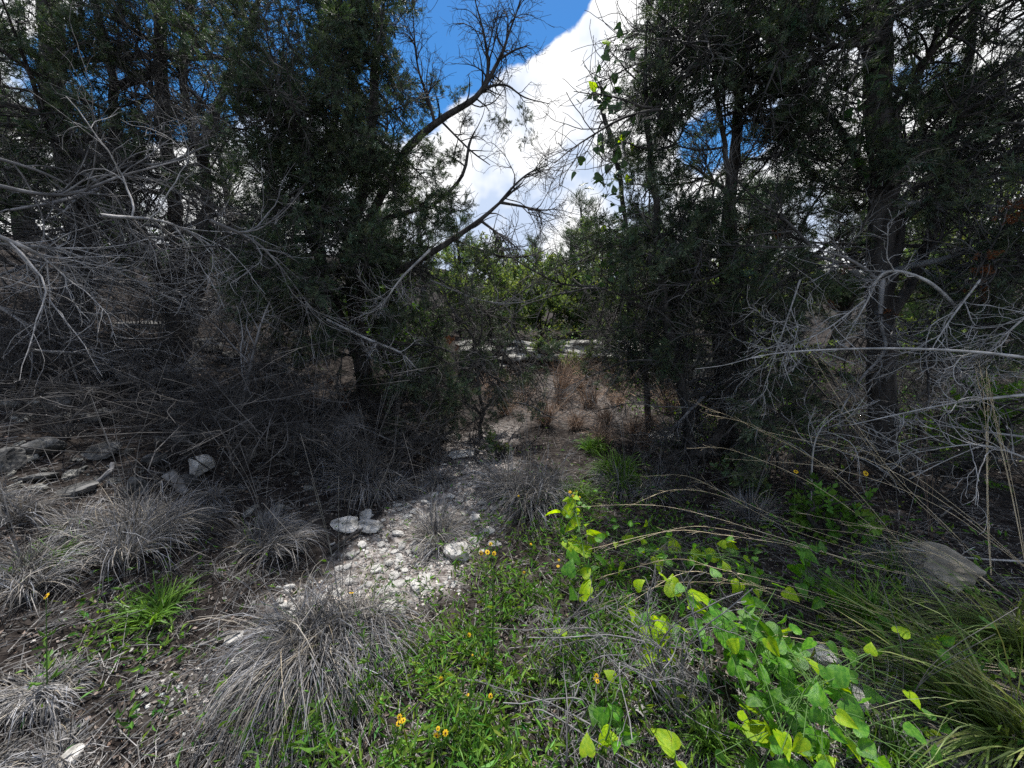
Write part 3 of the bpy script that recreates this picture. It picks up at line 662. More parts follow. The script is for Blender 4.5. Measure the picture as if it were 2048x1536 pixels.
cover('clearing_grass', 'sunlit green weeds on top of the ledge', 5000, lambda x, y: np.clip(np.exp(-((x-1.5)/1.6)**2)*sstep(7.6, 8.2, y), 0, 1), .3, M_broad, w=.4, size=(.05, .12), ymin=7.4, ymax=12)

# ------------------------------------------------------------------ trees
print('trees'); import time; T0 = time.time()
def gpix(u, d):
    """base on the ground below picture column u at forward distance d"""
    x = (u-1024)/F*(d*math.cos(PITCH)+(CAMZ-0.3)*math.sin(PITCH)); return np.array([x, d, float(hgt(x, d))])
b = gpix(185, 4.7)
juniper('thick shaggy juniper trunk at the far left, cut by the top edge', b, [([b-[0, 0, .1]]+pp([(165, 500, 4.7), (145, 300, 4.65), (118, 100, 4.6), (95, -260, 4.6)]), [.14, .12, .105, .095, .07])],
        limbs=[([*pp([(160, 470, 4.7), (80, 520, 4.0), (-30, 560, 3.4)])], [.03, .02, .01]), (pp([(140, 330, 4.6), (200, 370, 3.9), (130, 400, 3.4), (20, 420, 3.0)]), [.03, .018, .008]),
               (pp([(150, 300, 4.6), (300, 330, 4.0), (420, 290, 3.6)]), [.03, .015, .006])],
        auto=16, limb_len=(1.2, 2.4), dead_below=.38, fol=11000, twig=190, bias=(.2, -.5, 0))
b = gpix(380, 5.2)
juniper('multi-stemmed juniper left of centre with bare grey limbs against blue sky', b,
        [([b-[0, 0, .1]]+pp([(350, 500, 5.2), (332, 330, 5.1), (325, 100, 5.1), (330, -230, 5)]), [.12, .075, .066, .06, .04]),
         ([b]+pp([(300, 480, 5.1), (265, 330, 5.0), (235, 150, 4.9), (170, -100, 4.9)]), [.08, .055, .048, .038, .02]),
         ([b]+pp([(400, 460, 5.2), (402, 300, 5.2), (455, 150, 5.2), (540, -60, 5.2)]), [.08, .055, .05, .038, .02]),
         ([b+[.05, .1, 0]]+pp([(430, 420, 5.4), (385, 210, 5.4), (400, 0, 5.4), (430, -200, 5.4)]), [.07, .05, .042, .035, .02])],
        limbs=[(pp([(325, 120, 5.1), (300, 145, 4.9), (265, 160, 4.8), (240, 172, 4.7)]), [.06, .05, .045, .04]),
               (pp([(315, 110, 5.1), (370, 118, 5), (440, 115, 4.9), (500, 130, 4.8)]), [.03, .028, .022, .01]),
               (pp([(330, 200, 5.1), (280, 160, 4.9), (380, 240, 4.8)]), [.025, .02, .01]),
               (pp([(350, 480, 5.1), (290, 470, 4.6), (220, 450, 4.2), (150, 400, 3.8)]), [.03, .025, .015, .006]),
               (pp([(360, 460, 5.1), (430, 430, 4.6), (520, 430, 4.2)]), [.03, .02, .008])],
        auto=26, limb_len=(1.1, 2.2), dead_below=.62, fol=10000, twig=230, bias=(.1, -.35, 0))
b = gpix(735, 4.9)
juniper('bushy dark juniper left of the gap, with a long bare limb leaning into the sky', b,
        [([b-[0, 0, .1]]+pp([(712, 640, 4.8), (700, 500, 4.8), (722, 380, 4.8), (742, 200, 4.8), (752, 0, 4.9), (745, -160, 5)]), [.10, .075, .065, .055, .045, .03, .015]),
         ([b+[.02, 0, .3]]+pp([(650, 560, 4.6), (640, 380, 4.5), (665, 200, 4.5), (700, 60, 4.6)]), [.07, .06, .045, .03, .015])],
        limbs=[(pp([(700, 520, 4.8), (765, 385, 4.6), (812, 300, 4.5), (880, 240, 4.4), (950, 196, 4.3), (985, 145, 4.3), (1000, 112, 4.3)]), [.055, .048, .042, .034, .026, .018, .012]),
               (pp([(705, 600, 4.8), (760, 560, 4.5), (830, 526, 4.3), (900, 482, 4.2), (960, 440, 4.15), (1000, 405, 4.1), (1045, 365, 4.1)]), [.05, .044, .038, .030, .022, .014, .007]),
               (pp([(760, 440, 4.7), (830, 420, 4.5), (880, 400, 4.4), (925, 350, 4.3), (938, 290, 4.3), (950, 262, 4.3)]), [.03, .025, .02, .018, .014, .008]),
               (pp([(650, 640, 4.6), (700, 665, 4.0), (760, 695, 3.7), (820, 712, 3.5)]), [.02, .016, .012, .006]),
               (pp([(700, 610, 4.6), (640, 600, 4.1), (570, 590, 3.8)]), [.02, .014, .006])],
        auto=46, limb_len=(.8, 1.7), dead_below=.10, fol=30000, twig=110, limb_t=(.08, 1.0), bias=(0, -.35, 0), droop=.05)
# bare twiggy crown of the leaning limb, against the sky
def bare_branch(label, pts, rad, n1, n2, n3, l1, l2, l3, m=M_limb, name='bare_branch', cat='branch', loc=None, ang=42, grav=0.0, r1=.009, parent=None):
    p, r = spline(pts, rad, 26); base = p[0].copy()
    root = thing(name, base, label, cat) if parent is None else None
    V, q = tubes(p[None], r[None], 7)
    if parent is not None: base = np.array(parent.location)
    mn = link('limb', mesh_np('limb', V-base, [q], m, True), parent or root)
    c1, r1_, _ = grow(p[None], r[None], n1, .15, 1, l1[0], l1[1], ang, K=11, wander=.15, curl=.11, grav=grav, rmax=r1, rmin=.002, shrink=.5)
    c2, r2, _ = grow(c1, r1_, n2, .12, 1, l2[0], l2[1], 42, K=8, wander=.17, curl=.17, rmax=.0045, rmin=.0014, shrink=.4)
    c3, r3, _ = grow(c2, r2, n3, .1, 1, l3[0], l3[1], 45, K=5, wander=.18, curl=.1, rmax=.003, rmin=.001, shrink=.3)
    Va, qa = tubes(c1, r1_, 4); Vb, qb = tubes(c2, r2, 3); Vc, qc = tubes(c3, r3, 3)
    link('twigs', mesh_np('twigs', np.vstack([Va, Vb, Vc])-base, [qa, qb+len(Va), qc+len(Va)+len(Vb)], m, True), mn, kind='stuff')
    return c2
C_TREE = [o for o in bpy.data.objects if o.name.startswith('juniper_tree') and o.get('label', '').startswith('bushy dark')][0]
bare_branch('', pp([(985, 145, 4.3), (1005, 105, 4.3), (1020, 60, 4.3), (1050, -20, 4.3)]), [.02, .016, .01, .005], 12, 90, 210, (.35, .7), (.15, .35), (.05, .14), parent=C_TREE)
bare_branch('', pp([(905, 225, 4.4), (950, 196, 4.35), (975, 150, 4.3), (970, 80, 4.3), (950, 0, 4.3)]), [.03, .025, .018, .012, .005], 19, 135, 308, (.3, .7), (.15, .35), (.05, .14), parent=C_TREE)
bare_branch('', pp([(870, 250, 4.4), (860, 210, 4.4), (835, 130, 4.4), (825, 20, 4.4)]), [.02, .015, .01, .004], 19, 135, 336, (.3, .6), (.15, .35), (.05, .14), parent=C_TREE)
bare_branch('', pp([(968, 175, 4.3), (1010, 170, 4.3), (1050, 195, 4.25), (1100, 208, 4.2)]), [.014, .01, .007, .003], 7, 37, 84, (.3, .6), (.12, .32), (.05, .12), parent=C_TREE)
bare_branch('', pp([(1000, 118, 4.3), (1030, 100, 4.3), (1060, 90, 4.25)]), [.012, .009, .003], 7, 30, 70, (.15, .3), (.1, .2), (.05, .12), parent=C_TREE)
bare_branch('', pp([(1000, 405, 4.1), (1040, 412, 4.1), (1080, 420, 4.0), (1110, 418, 4.0)]), [.016, .012, .008, .004], 11, 90, 196, (.35, .75), (.18, .4), (.05, .12), parent=C_TREE, grav=.04)
bare_branch('', pp([(960, 440, 4.15), (1000, 470, 4.1), (1040, 500, 4.0)]), [.016, .01, .004], 11, 75, 168, (.35, .75), (.15, .38), (.05, .12), parent=C_TREE, grav=.05)
bare_branch('', pp([(1000, 405, 4.1), (1030, 370, 4.1), (1060, 345, 4.1), (1095, 330, 4.1)]), [.016, .011, .008, .003], 12, 90, 182, (.35, .7), (.15, .38), (.05, .12), parent=C_TREE)
bare_branch('', pp([(885, 245, 4.4), (940, 300, 4.3), (980, 330, 4.2)]), [.012, .009, .004], 8, 45, 112, (.25, .4), (.12, .28), (.05, .12), parent=C_TREE)
# clumps of living foliage out on those limbs
def tufts(parent, spots, n, size=.075, m=None):
    base = np.array(parent.location)
    for (u, v, d, r) in spots:
        c = P(u, v, d)
        k = 1+int(rng.random() < .6) if r > .19 else 1
        for _ in range(k):
            dr = unit(rng.normal(0, .5, 3)+np.array([0, 0, .75])); sc_ = r*rng.uniform(1.35, 2.0)
            put_spray(parent, base, c+rng.normal(0, r*.35, 3)-dr*sc_*.5, dr, sc_, 'brown' if m is M_brown else 'live', free=r < .185 and parent is not None and parent.name != 'far')
tufts(C_TREE, [(880, 190, 4.4, .14), (920, 185, 4.35, .12), (905, 215, 4.4, .1), (855, 270, 4.4, .18), (900, 290, 4.4, .16), (880, 310, 4.4, .16), (1040, 235, 4.2, .14), (1015, 250, 4.2, .12), (1060, 275, 4.2, .12), (985, 240, 4.2, .1),
               (940, 240, 4.25, .12), (925, 310, 4.3, .12), (1075, 345, 4.1, .08), (830, 200, 4.5, .16), (845, 180, 4.5, .12)], 110)
# big masses of foliage of that juniper
tufts(C_TREE, [(u, v, 4.5+rng.uniform(-.5, .4), r) for (u, v, r) in [(740, 30, .3), (700, 60, .32), (770, 80, .28), (660, 100, .3), (720, 130, .32), (780, 150, .25), (640, 180, .3), (690, 200, .3), (620, 250, .3), (600, 210, .25), (570, 290, .25), (660, 300, .35), (700, 340, .35), (760, 330, .3), (800, 380, .28),
    (610, 370, .3), (680, 420, .35), (740, 450, .3), (650, 500, .3), (600, 470, .25), (590, 570, .28), (640, 590, .3), (720, 560, .3), (780, 540, .25), (620, 640, .25), (700, 620, .3), (760, 640, .25), (610, 720, .22), (690, 700, .25), (780, 720, .3), (850, 700, .25), (820, 760, .25), (880, 750, .25), (640, 520, .3), (845, 620, .22), (800, 590, .22), (760, 770, .2), (700, 760, .16)]], 95)
b = gpix(960, 4.25)
D_ = juniper('slender young juniper standing at the far end of the path', b, [([b]+pp([(957, 800, 4.2), (950, 700, 4.2), (962, 610, 4.2)]), [.022, .018, .012, .005])], auto=26, limb_len=(.35, .85), limb_t=(.12, 1), dead_below=.05, fol=3800, twig=14, bias=(0, -.1, .1), group='small junipers', subn=5)
tufts(D_, [(1010, 730, 4.1, .15), (1050, 745, 4.0, .12), (920, 760, 4.1, .2), (960, 700, 4.2, .15), (900, 810, 4.1, .14), (1040, 820, 4.1, .1), (960, 640, 4.2, .12), (990, 790, 4.0, .18), (940, 720, 4.0, .18), (1010, 680, 4.1, .16), (970, 850, 4.0, .12)], 45)

b = gpix(1765, 3.5)
E_ = juniper('tall juniper with a dark straight trunk on the right', b,
        [([b-[0, 0, .1]]+pp([(1765, 800, 3.5), (1757, 550, 3.5), (1748, 300, 3.5), (1738, 0, 3.6), (1728, -260, 3.7)]), [.105, .09, .082, .078, .068, .05]),
         (pp([(1765, 620, 3.5), (1792, 470, 3.5), (1800, 300, 3.5), (1803, 0, 3.6), (1798, -240, 3.7)]), [.06, .06, .055, .05, .035]),
         (pp([(1775, 640, 3.5), (1850, 520, 3.5), (1895, 380, 3.5), (1925, 150, 3.6), (1960, -80, 3.7)]), [.04, .04, .035, .03, .02])],
        limbs=[(pp([(1750, 400, 3.5), (1700, 290, 3.5), (1640, 215, 3.5), (1560, 170, 3.5), (1500, 120, 3.5)]), [.03, .028, .022, .015, .007]),
               (pp([(1755, 80, 3.3), (1680, 92, 3.1), (1590, 60, 3.0)]), [.02, .014, .006]),
               (pp([(1760, 620, 3.4), (1750, 560, 3.1), (1700, 520, 2.8), (1640, 500, 2.6)]), [.02, .016, .01, .004])],
        auto=40, limb_len=(.8, 1.9), limb_t=(.2, 1), dead_below=.42, fol=12000, twig=170, bias=(-.1, -.3, 0), droop=.05)
tufts(E_, [(u, v, 3.5+rng.uniform(-.4, .5), r) for (u, v, r) in [(1450, 60, .22), (1500, 100, .25), (1560, 80, .25), (1520, 180, .25), (1600, 200, .25), (1680, 120, .25), (1640, 300, .22), (1560, 260, .2), (1720, 230, .22), (1850, 100, .25), (1930, 60, .3), (2000, 60, .3), (1980, 160, .28), (1870, 260, .22), (1950, 300, .25), (2020, 260, .3),
    (1680, 420, .22), (1600, 400, .22), (1540, 440, .22), (1850, 430, .22), (1640, 40, .25), (1790, 40, .22), (1400, 120, .2), (1900, 180, .25), (1720, 470, .2), (1780, 380, .2), (1900, 380, .2)]], 75)
b = gpix(1390, 3.5)
F_ = juniper('forked juniper with a pointed crown, just right of the gap', b,
        [([b-[0, 0, .05]]+pp([(1383, 850, 3.5), (1372, 700, 3.55), (1345, 500, 3.6), (1318, 300, 3.6), (1303, 100, 3.6), (1300, 15, 3.6)]), [.05, .045, .04, .032, .024, .012, .004]),
         ([b+[.02, 0, .12]]+pp([(1440, 860, 3.5), (1482, 700, 3.6), (1470, 500, 3.6), (1445, 300, 3.7), (1425, 100, 3.7), (1410, -100, 3.7)]), [.045, .04, .034, .028, .022, .015, .006])],
        auto=50, limb_len=(.4, 1.0), limb_t=(.22, 1), dead_below=.16, fol=13000, twig=60, bias=(-.1, -.2, .1), subn=6)
tufts(F_, [(u, v, 3.55+rng.uniform(-.35, .35), r) for (u, v, r) in [(1300, 60, .14), (1290, 120, .17), (1340, 150, .2), (1300, 200, .2), (1270, 250, .17), (1340, 260, .2), (1250, 320, .17), (1300, 340, .2), (1360, 340, .2), (1230, 400, .17), (1290, 420, .2), (1350, 440, .2), (1420, 420, .2), (1220, 470, .16), (1270, 500, .2), (1340, 520, .2),
    (1410, 520, .2), (1480, 500, .2), (1200, 540, .14), (1250, 580, .18), (1330, 620, .2), (1400, 620, .2), (1480, 600, .2), (1540, 560, .2), (1290, 680, .17), (1350, 720, .2), (1430, 720, .2), (1500, 700, .2), (1570, 660, .2), (1230, 650, .15), (1380, 800, .18), (1460, 790, .18), (1540, 780, .16), (1600, 740, .16), (1215, 280, .1), (1195, 300, .08)]], 75)
b = gpix(1460, 3.9)
juniper('shaggy-barked juniper trunk close behind the forked juniper', b, [([b-[0, 0, .1]]+pp([(1456, 850, 3.9), (1450, 700, 3.9), (1462, 500, 3.9), (1480, 250, 4.0), (1500, 0, 4.0)]), [.10, .095, .08, .06, .045, .02])],
        auto=22, limb_len=(.6, 1.4), limb_t=(.25, 1), dead_below=.3, fol=7000, twig=100, bias=(0, -.2, 0))
b = gpix(1300, 4.9)
H_ = juniper('slim juniper sapling hung with greenbrier, at the right side of the gap', b, [([b]+pp([(1288, 700, 4.7), (1256, 600, 4.6), (1252, 480, 4.5), (1240, 340, 4.4), (1205, 220, 4.3), (1188, 182, 4.3)]), [.035, .03, .028, .025, .024, .022, .020])],
        auto=18, limb_len=(.3, .9), dead_below=.25, fol=3500, twig=40, bias=(0, 0, .1), subn=5)
b = gpix(2230, 3.2)
G_ = juniper('juniper at the right edge whose foliage hangs into the picture', b, [([b-[0, 0, .1]]+pp([(2220, 600, 3.1), (2200, 300, 3.1), (2230, -100, 3.2)]), [.12, .10, .08, .05])],
        auto=26, limb_len=(1.0, 2.0), limb_t=(.2, 1), dead_below=.25, fol=9000, twig=150, bias=(-.8, -.1, 0))
tufts(G_, [(u, v, 2.7+rng.uniform(-.2, .4), r) for (u, v, r) in [(2000, 380, .16), (2040, 330, .2), (1990, 450, .18), (2040, 480, .2), (1960, 520, .16), (2020, 560, .2), (1980, 620, .15), (2040, 640, .18), (1940, 440, .14)]], 75)
tufts(G_, [(1975, 560, 2.6, .1), (1940, 520, 2.6, .08), (1930, 600, 2.7, .08), (2030, 420, 2.6, .1)], 50, m=M_brown)
tufts(E_, [(1650, 620, 3.2, .09), (1790, 630, 3.2, .08), (1500, 460, 3.3, .07), (1700, 540, 3.2, .08), (1860, 690, 3.0, .07), (1560, 470, 3.3, .06)], 40, m=M_brown)
tufts(C_TREE, [(560, 600, 4.2, .12), (700, 820, 4.2, .14), (640, 790, 4.2, .12), (900, 690, 4.2, .12), (680, 780, 4.3, .12)], 60, m=M_brown)

# ---- dead branches reaching in
bare_branch('long pale dead branch reaching in from the right edge', pp([(2100, 722, 2.0), (1960, 705, 2.05), (1800, 697, 2.15), (1640, 700, 2.2), (1530, 710, 2.25), (1450, 730, 2.3), (1390, 738, 2.3)]), [.009, .008, .0065, .005, .0038, .0025, .0012], 5, 18, 30, (.1, .3), (.05, .15), (.03, .08), m=M_pale, name='dead_branch')
bare_branch('thin pale branch below the long dead branch at the right edge', pp([(2100, 785, 2.0), (1950, 800, 2.1), (1860, 815, 2.2), (1700, 850, 2.3)]), [.009, .007, .005, .002], 6, 24, 40, (.15, .35), (.05, .2), (.03, .1), m=M_pale, name='dead_branch')
bare_branch('grey branch crossing low toward the right edge', pp([(2100, 880, 2.2), (1980, 865, 2.3), (1880, 850, 2.4), (1760, 830, 2.6)]), [.009, .006, .005, .002], 6, 24, 40, (.15, .35), (.05, .2), (.03, .1), m=M_dead, name='dead_branch')
bare_branch('thin white stick lying across the tan boulder', pp([(2090, 1125, 2.0), (1930, 1115, 2.0), (1790, 1092, 2.0)]), [.006, .005, .003], 3, 4, 4, (.05, .15), (.03, .08), (.02, .05), m=M_pale, name='dead_branch')
bare_branch('curving pale dead limb in front of the tall right juniper', pp([(1765, 560, 3.0), (1760, 640, 2.9), (1770, 700, 2.8), (1720, 760, 2.7), (1680, 830, 2.6), (1690, 880, 2.6)]), [.018, .014, .011, .008, .005, .003], 10, 60, 100, (.2, .5), (.1, .25), (.04, .1), m=M_dead, name='dead_branch')
bare_branch('white forked dead limb below the orange foliage on the right', pp([(1920, 620, 2.7), (1850, 560, 2.7), (1770, 545, 2.8), (1730, 610, 2.8), (1690, 680, 2.8)]), [.012, .011, .009, .006, .003], 10, 70, 120, (.2, .5), (.1, .25), (.04, .1), m=M_pale, name='dead_branch')
for lb_, a_, b_, c_, d_ in [('pale forked twig crossing in front of the golden stems', (2090, 930, 2.0), (1960, 890, 2.1), (1830, 905, 2.2), 40), ('white crooked dead limb left of the tall right trunk', (1730, 600, 2.9), (1650, 660, 2.7), (1560, 700, 2.6), 60),
    ('spray of white twigs hanging right of the tall right trunk', (1960, 560, 2.6), (1900, 640, 2.5), (1850, 720, 2.5), 80), ('drooping white twigs at the right edge under the green foliage', (2090, 600, 2.2), (2000, 680, 2.3), (1930, 760, 2.4), 80),
    ('pale twigs between the forked juniper and the tall trunk', (1600, 560, 3.0), (1560, 680, 2.8), (1520, 800, 2.8), 70), ('arching pale dead branch low before the right-hand trunks', (1620, 1010, 2.6), (1640, 860, 2.6), (1760, 800, 2.6), 60)]:
    bare_branch(lb_, pp([a_, b_, c_]), [.007, .005, .002], 14, d_, int(d_*1.4), (.3, .8), (.12, .35), (.04, .12), m=M_pale, name='dead_branch', grav=.05)
bare_branch('white curving dead twig spread over the slope left of the path', pp([(900, 935, 3.6), (780, 880, 3.5), (700, 850, 3.4), (640, 870, 3.3), (560, 875, 3.2)]), [.010, .009, .007, .005, .002], 10, 60, 90, (.2, .5), (.1, .25), (.04, .1), m=M_dead, name='dead_branch')
bare_branch('pale dead limb dangling in front of the bushy juniper', pp([(655, 640, 3.9), (740, 680, 3.7), (800, 705, 3.6), (835, 740, 3.6)]), [.015, .013, .009, .004], 9, 60, 110, (.2, .4), (.1, .25), (.04, .12), m=M_pale, name='dead_branch', grav=.1)
bare_branch('crooked dead branch hanging below the multi-stemmed juniper', pp([(480, 600, 4.0), (482, 660, 3.9), (500, 720, 3.8), (520, 800, 3.7), (530, 850, 3.6)]), [.012, .010, .008, .006, .003], 10, 50, 90, (.25, .6), (.1, .3), (.04, .12), m=M_dead, name='dead_branch', grav=.03)
bare_branch('low dead brush standing on the left slope', pp([(330, 850, 3.4), (350, 760, 3.5), (400, 700, 3.6), (440, 660, 3.6)]), [.010, .008, .006, .003], 14, 80, 130, (.3, .7), (.15, .35), (.05, .12), m=M_dead, name='dead_branch')
bare_branch('fan of fine dead twigs at the middle left edge', pp([(-80, 440, 2.6), (60, 500, 2.8), (120, 540, 3.0), (200, 600, 3.2)]), [.016, .012, .008, .003], 18, 120, 200, (.6, 1.4), (.25, .7), (.05, .16), m=M_pale, name='dead_branch')
bare_branch('drooping dead limb across the left edge above the boulders', pp([(-80, 560, 2.7), (40, 640, 2.9), (150, 700, 3.1), (300, 740, 3.3)]), [.014, .010, .007, .003], 18, 120, 200, (.6, 1.4), (.25, .7), (.05, .16), m=M_dead, name='dead_branch')
bare_branch('arching dead branch crossing the juniper stems on the left', pp([(-60, 360, 2.8), (120, 390, 3.1), (250, 350, 3.4), (400, 310, 3.6)]), [.016, .013, .009, .004], 14, 100, 160, (.6, 1.4), (.25, .7), (.05, .16), m=M_dead, name='dead_branch')
bare_branch('spray of pale twigs in front of the middle juniper stems', pp([(560, 420, 4.0), (540, 480, 3.9), (500, 560, 3.8), (470, 640, 3.8)]), [.014, .010, .007, .003], 18, 130, 220, (.5, 1.1), (.2, .6), (.05, .16), m=M_pale, name='dead_branch')
bare_branch('spray of pale twigs beneath the leaning black limb', pp([(860, 500, 3.9), (800, 560, 3.8), (760, 620, 3.8)]), [.014, .010, .004], 14, 110, 200, (.3, .7), (.15, .35), (.05, .14), m=M_pale, name='dead_branch')
bare_branch('thin curved twig hanging in the gap above the ledge', pp([(860, 560, 3.9), (960, 600, 3.9), (1040, 605, 3.9), (1090, 585, 3.9), (1105, 550, 3.9)]), [.008, .006, .004, .003, .0015], 8, 30, 60, (.15, .35), (.08, .2), (.03, .08), m=M_dead, name='dead_branch')

def tree_of(word): return [o for o in bpy.data.objects if o.name.startswith('juniper_tree') and word in o.get('label', '')][0]
A_ = tree_of('thick shaggy'); B_ = tree_of('multi-stemmed juniper left')
tufts(A_, [(u, v, 4.2+rng.uniform(-.5, .5), r) for (u, v, r) in [(30, 40, .3), (90, 60, .3), (170, 40, .3), (200, 110, .3), (150, 140, .3), (40, 140, .3), (20, 230, .3), (60, 300, .3), (10, 330, .3), (180, 230, .25), (230, 180, .25), (130, 250, .25), (110, 330, .3), (50, 400, .25), (0, 450, .25), (160, 380, .2), (200, 60, .3), (240, 20, .25), (0, 120, .3)]], 80)
tufts(B_, [(u, v, 4.7+rng.uniform(-.4, .5), r) for (u, v, r) in [(240, 220, .22), (270, 250, .25), (300, 220, .2), (330, 260, .22), (360, 270, .2), (300, 300, .22), (230, 290, .25), (350, 20, .3), (420, 30, .3), (480, 20, .3), (540, 30, .25), (580, 60, .2), (500, 90, .22), (430, 90, .2), (560, 110, .15), (300, 30, .3), (280, 80, .22), (460, 160, .15), (500, 370, .25), (540, 330, .22), (480, 280, .18), (420, 350, .2), (560, 400, .25), (520, 170, .15), (250, 370, .2), (340, 370, .2), (430, 290, .15)]], 75)
rr_ = np.random.default_rng(5)
for k, (lb, u0, v0, u1, v1) in enumerate([('long drooping twiggy limb crossing low in front of the left trunks', -60, 480, 420, 640), ('twiggy limb sweeping down from the left edge at mid height', -60, 300, 330, 520), ('forking dead limb between the two left junipers', 200, 430, 520, 560),
     ('twiggy limb arching under the multi-stemmed juniper', 420, 440, 640, 640), ('dead limb low over the litter slope', 60, 700, 420, 830), ('upright dead limb left of the bushy juniper', 480, 830, 560, 560)]):
    d0, d1 = rr_.uniform(2.6, 3.2), rr_.uniform(3.4, 4.2); m_ = ((u0+u1)/2, (v0+v1)/2-40, (d0+d1)/2)
    bare_branch(lb, pp([(u0, v0, d0), m_, (u1, v1, d1)]), [.013, .009, .003], 16, 80, 90, (.6, 1.3), (.25, .6), (.06, .16), m=[M_pale, M_dead][k % 2], name='dead_branch', ang=38, grav=.03)
# ------------------------------------------------------------------ trees farther away (shared meshes)
def copy_tree(o, label, loc, rz, s, group=None):
    c = o.copy(); COL.objects.link(c); c.location = loc; c.rotation_euler = (0, 0, rz); c.scale = (s, s, s); c['label'] = label
    if group: c['group'] = group
    for ch in o.children:
        a = ch.copy(); COL.objects.link(a); a.parent = c
        for g in ch.children:
            g2 = g.copy(); COL.objects.link(g2); g2.parent = a
    return c
def far_juniper(label, x, y, h, nf=7000, col=M_junfar, bare=.15):
    z = float(hgt(x, y)); base = np.array([x, y, z]); root = thing('juniper_tree', base, label, 'tree', 'junipers beyond the ledge')
    me, p, r = trunk_mesh('trunk', [base, base+[.05, 0, h*.4], base+[.0, .1, h*.97]], [.11, .08, .01], M_bark, n=14, S=8, origin=base); link('trunk', me, root)
    c1, r1, _ = grow(p[None], r[None], 60, .08, .97, h*.22, h*.42, 62, K=8, wander=.1, curl=.06, grav=-.05, rmax=.03, rmin=.004, shrink=.72)
    c2, r2, _ = grow(c1, r1, 420, .2, 1, h*.06, h*.15, 45, K=5, wander=.15, curl=.1, rmax=.01, rmin=.003)
    Va, qa = tubes(c1, r1, 4); Vb, qb = tubes(c2, r2, 3)
    br = link('branches', mesh_np('branches', np.vstack([Va, Vb])-base, [qa, qb+len(Va)], M_limb, True), root, kind='stuff')
    pos, d, s = sprigs_on(c2, nf, h*.034, .1, 1, .7, spread=.45, jit=h*.012)
    V, f, t = place(SPRIGS, pos, d, s); link('crown', mesh_np('crown', V-base, [f], col, False, t), root, kind='stuff')
    return root
j1 = far_juniper('blue-green juniper with a ragged pointed top right of the gap', 1.75, 10.2, 3.4, 6500)
j2 = far_juniper('lower juniper between the ledge and the sky in the gap', 0.9, 15.5, 3.2, 5500)
j3 = far_juniper('dark rounded juniper behind the young juniper', -1.6, 11.5, 3.2, 6500)
spots = [(3.6, 10.5, 3.9, 'juniper behind the forked juniper on the right'), (5.6, 9.3, 4.0, 'juniper crown behind the tall right trunk'), (8.2, 9.6, 4.4, 'juniper at the far right behind the edge tree'),
 (-3.6, 10.8, 3.4, 'juniper on the hillside behind the bushy juniper'), (-6.0, 10.2, 3.4, 'hillside juniper seen between the left stems'), (-8.8, 9.0, 3.6, 'hillside juniper behind the thick left trunk'), (-11.5, 9.5, 5, 'hillside juniper at the far left edge'),
 (2.6, 17, 3.6, 'small juniper on the skyline right of the gap'), (-0.4, 19, 3.2, 'small juniper on the skyline in the gap'), (5, 17, 4, 'distant juniper between the right-hand trunks'), (-4, 18, 4.6, 'distant juniper on the left skyline'), (9, 18, 5, 'distant juniper on the right skyline'),
 (12.5, 12, 5.5, 'juniper beyond the right picture edge foliage'), (4.4, 6.9, 3.4, 'low juniper in the shade behind the right trunks'), (7.0, 6.2, 3.4, 'dark juniper behind the right edge twigs'),(-9.2, 6.6, 4.2, 'dark juniper on the slope at the left edge'), (-5.6, 8.0, 3.6, 'dark low juniper behind the multi-stemmed juniper'), (2.9, 8.9, 2.6, 'dark young juniper on the ledge right of the gap'), (-1.3, 6.2, 1.7, 'low juniper closing in on the clearing from the left'), (2.6, 6.4, 1.9, 'low juniper closing in on the clearing from the right'), (-.75, 7.3, 1.3, 'waist-high juniper at the left end of the ledge')]
hts = {0: 3.4, 1: 3.2, 2: 3.2}
for k, (x, y, h, lb) in enumerate(spots):
    copy_tree([j1, j2, j3][k % 3], lb, (x, y, float(hgt(x, y))-.05), rng.uniform(0, 6), h/hts[k % 3])
# ---- broadleaf shrubs
def bush(label, x, y, h, w_, n, size=.12, m=M_broad, name='green_shrub', z=None, group='broadleaf shrubs'):
    zz = float(hgt(x, y)); base = np.array([x, y, zz]); root = thing(name, base, label, 'shrub', group)
    st = [spline([base, base+[rng.normal(0, w_*.2), rng.normal(0, w_*.2), h*.5], base+[rng.normal(0, w_*.4), rng.normal(0, w_*.4), h*.95]], [.02, .006], 12) for _ in range(5)]
    S_ = np.array([a for a, _ in st]); Rr = np.array([b_ for _, b_ in st])
    c1, r1, _ = grow(S_, Rr, 60, .1, 1, h*.15, h*.4, 50, K=7, wander=.12, curl=.08, rmax=.008, rmin=.002)
    Va, qa = tubes(S_, Rr, 5); Vb, qb = tubes(c1, r1, 3)
    link('stems', mesh_np('stems', np.vstack([Va, Vb])-base, [qa, qb+len(Va)], M_limb, True), root)
    pos, d, s = sprigs_on(c1, n, size, .1, 1, .3, spread=.6, jit=h*.03); V, f, t = place(LEAFSPRAYS, pos, d, s, .6, 1.5, .1)
    link('leaves', mesh_np('leaves', V-base, [f], m, False, t), root, kind='stuff')
    return root
bush('bright green shrub in the sun at the middle of the gap', .75, 9.6, 1.9, 1.4, 900, .17)
bush('leafy green shrub behind the young juniper on the ledge', -.2, 8.9, 1.5, 1.2, 700, .16)
bush('yellow-green sapling with long leaflets at the top of the gap', -.45, 10.2, 2.2, 1.0, 600, .17)
bush('light green bush behind the forked juniper', 2.5, 8.8, 2.2, 1.6, 800, .16)
bush('sunny yellow-green bush seen left of the right trunk', 4.6, 7.2, 1.9, 1.6, 900, .13)
bush('bright green bush glowing behind the right edge foliage', 7.2, 6.9, 3.6, 1.8, 900, .15)
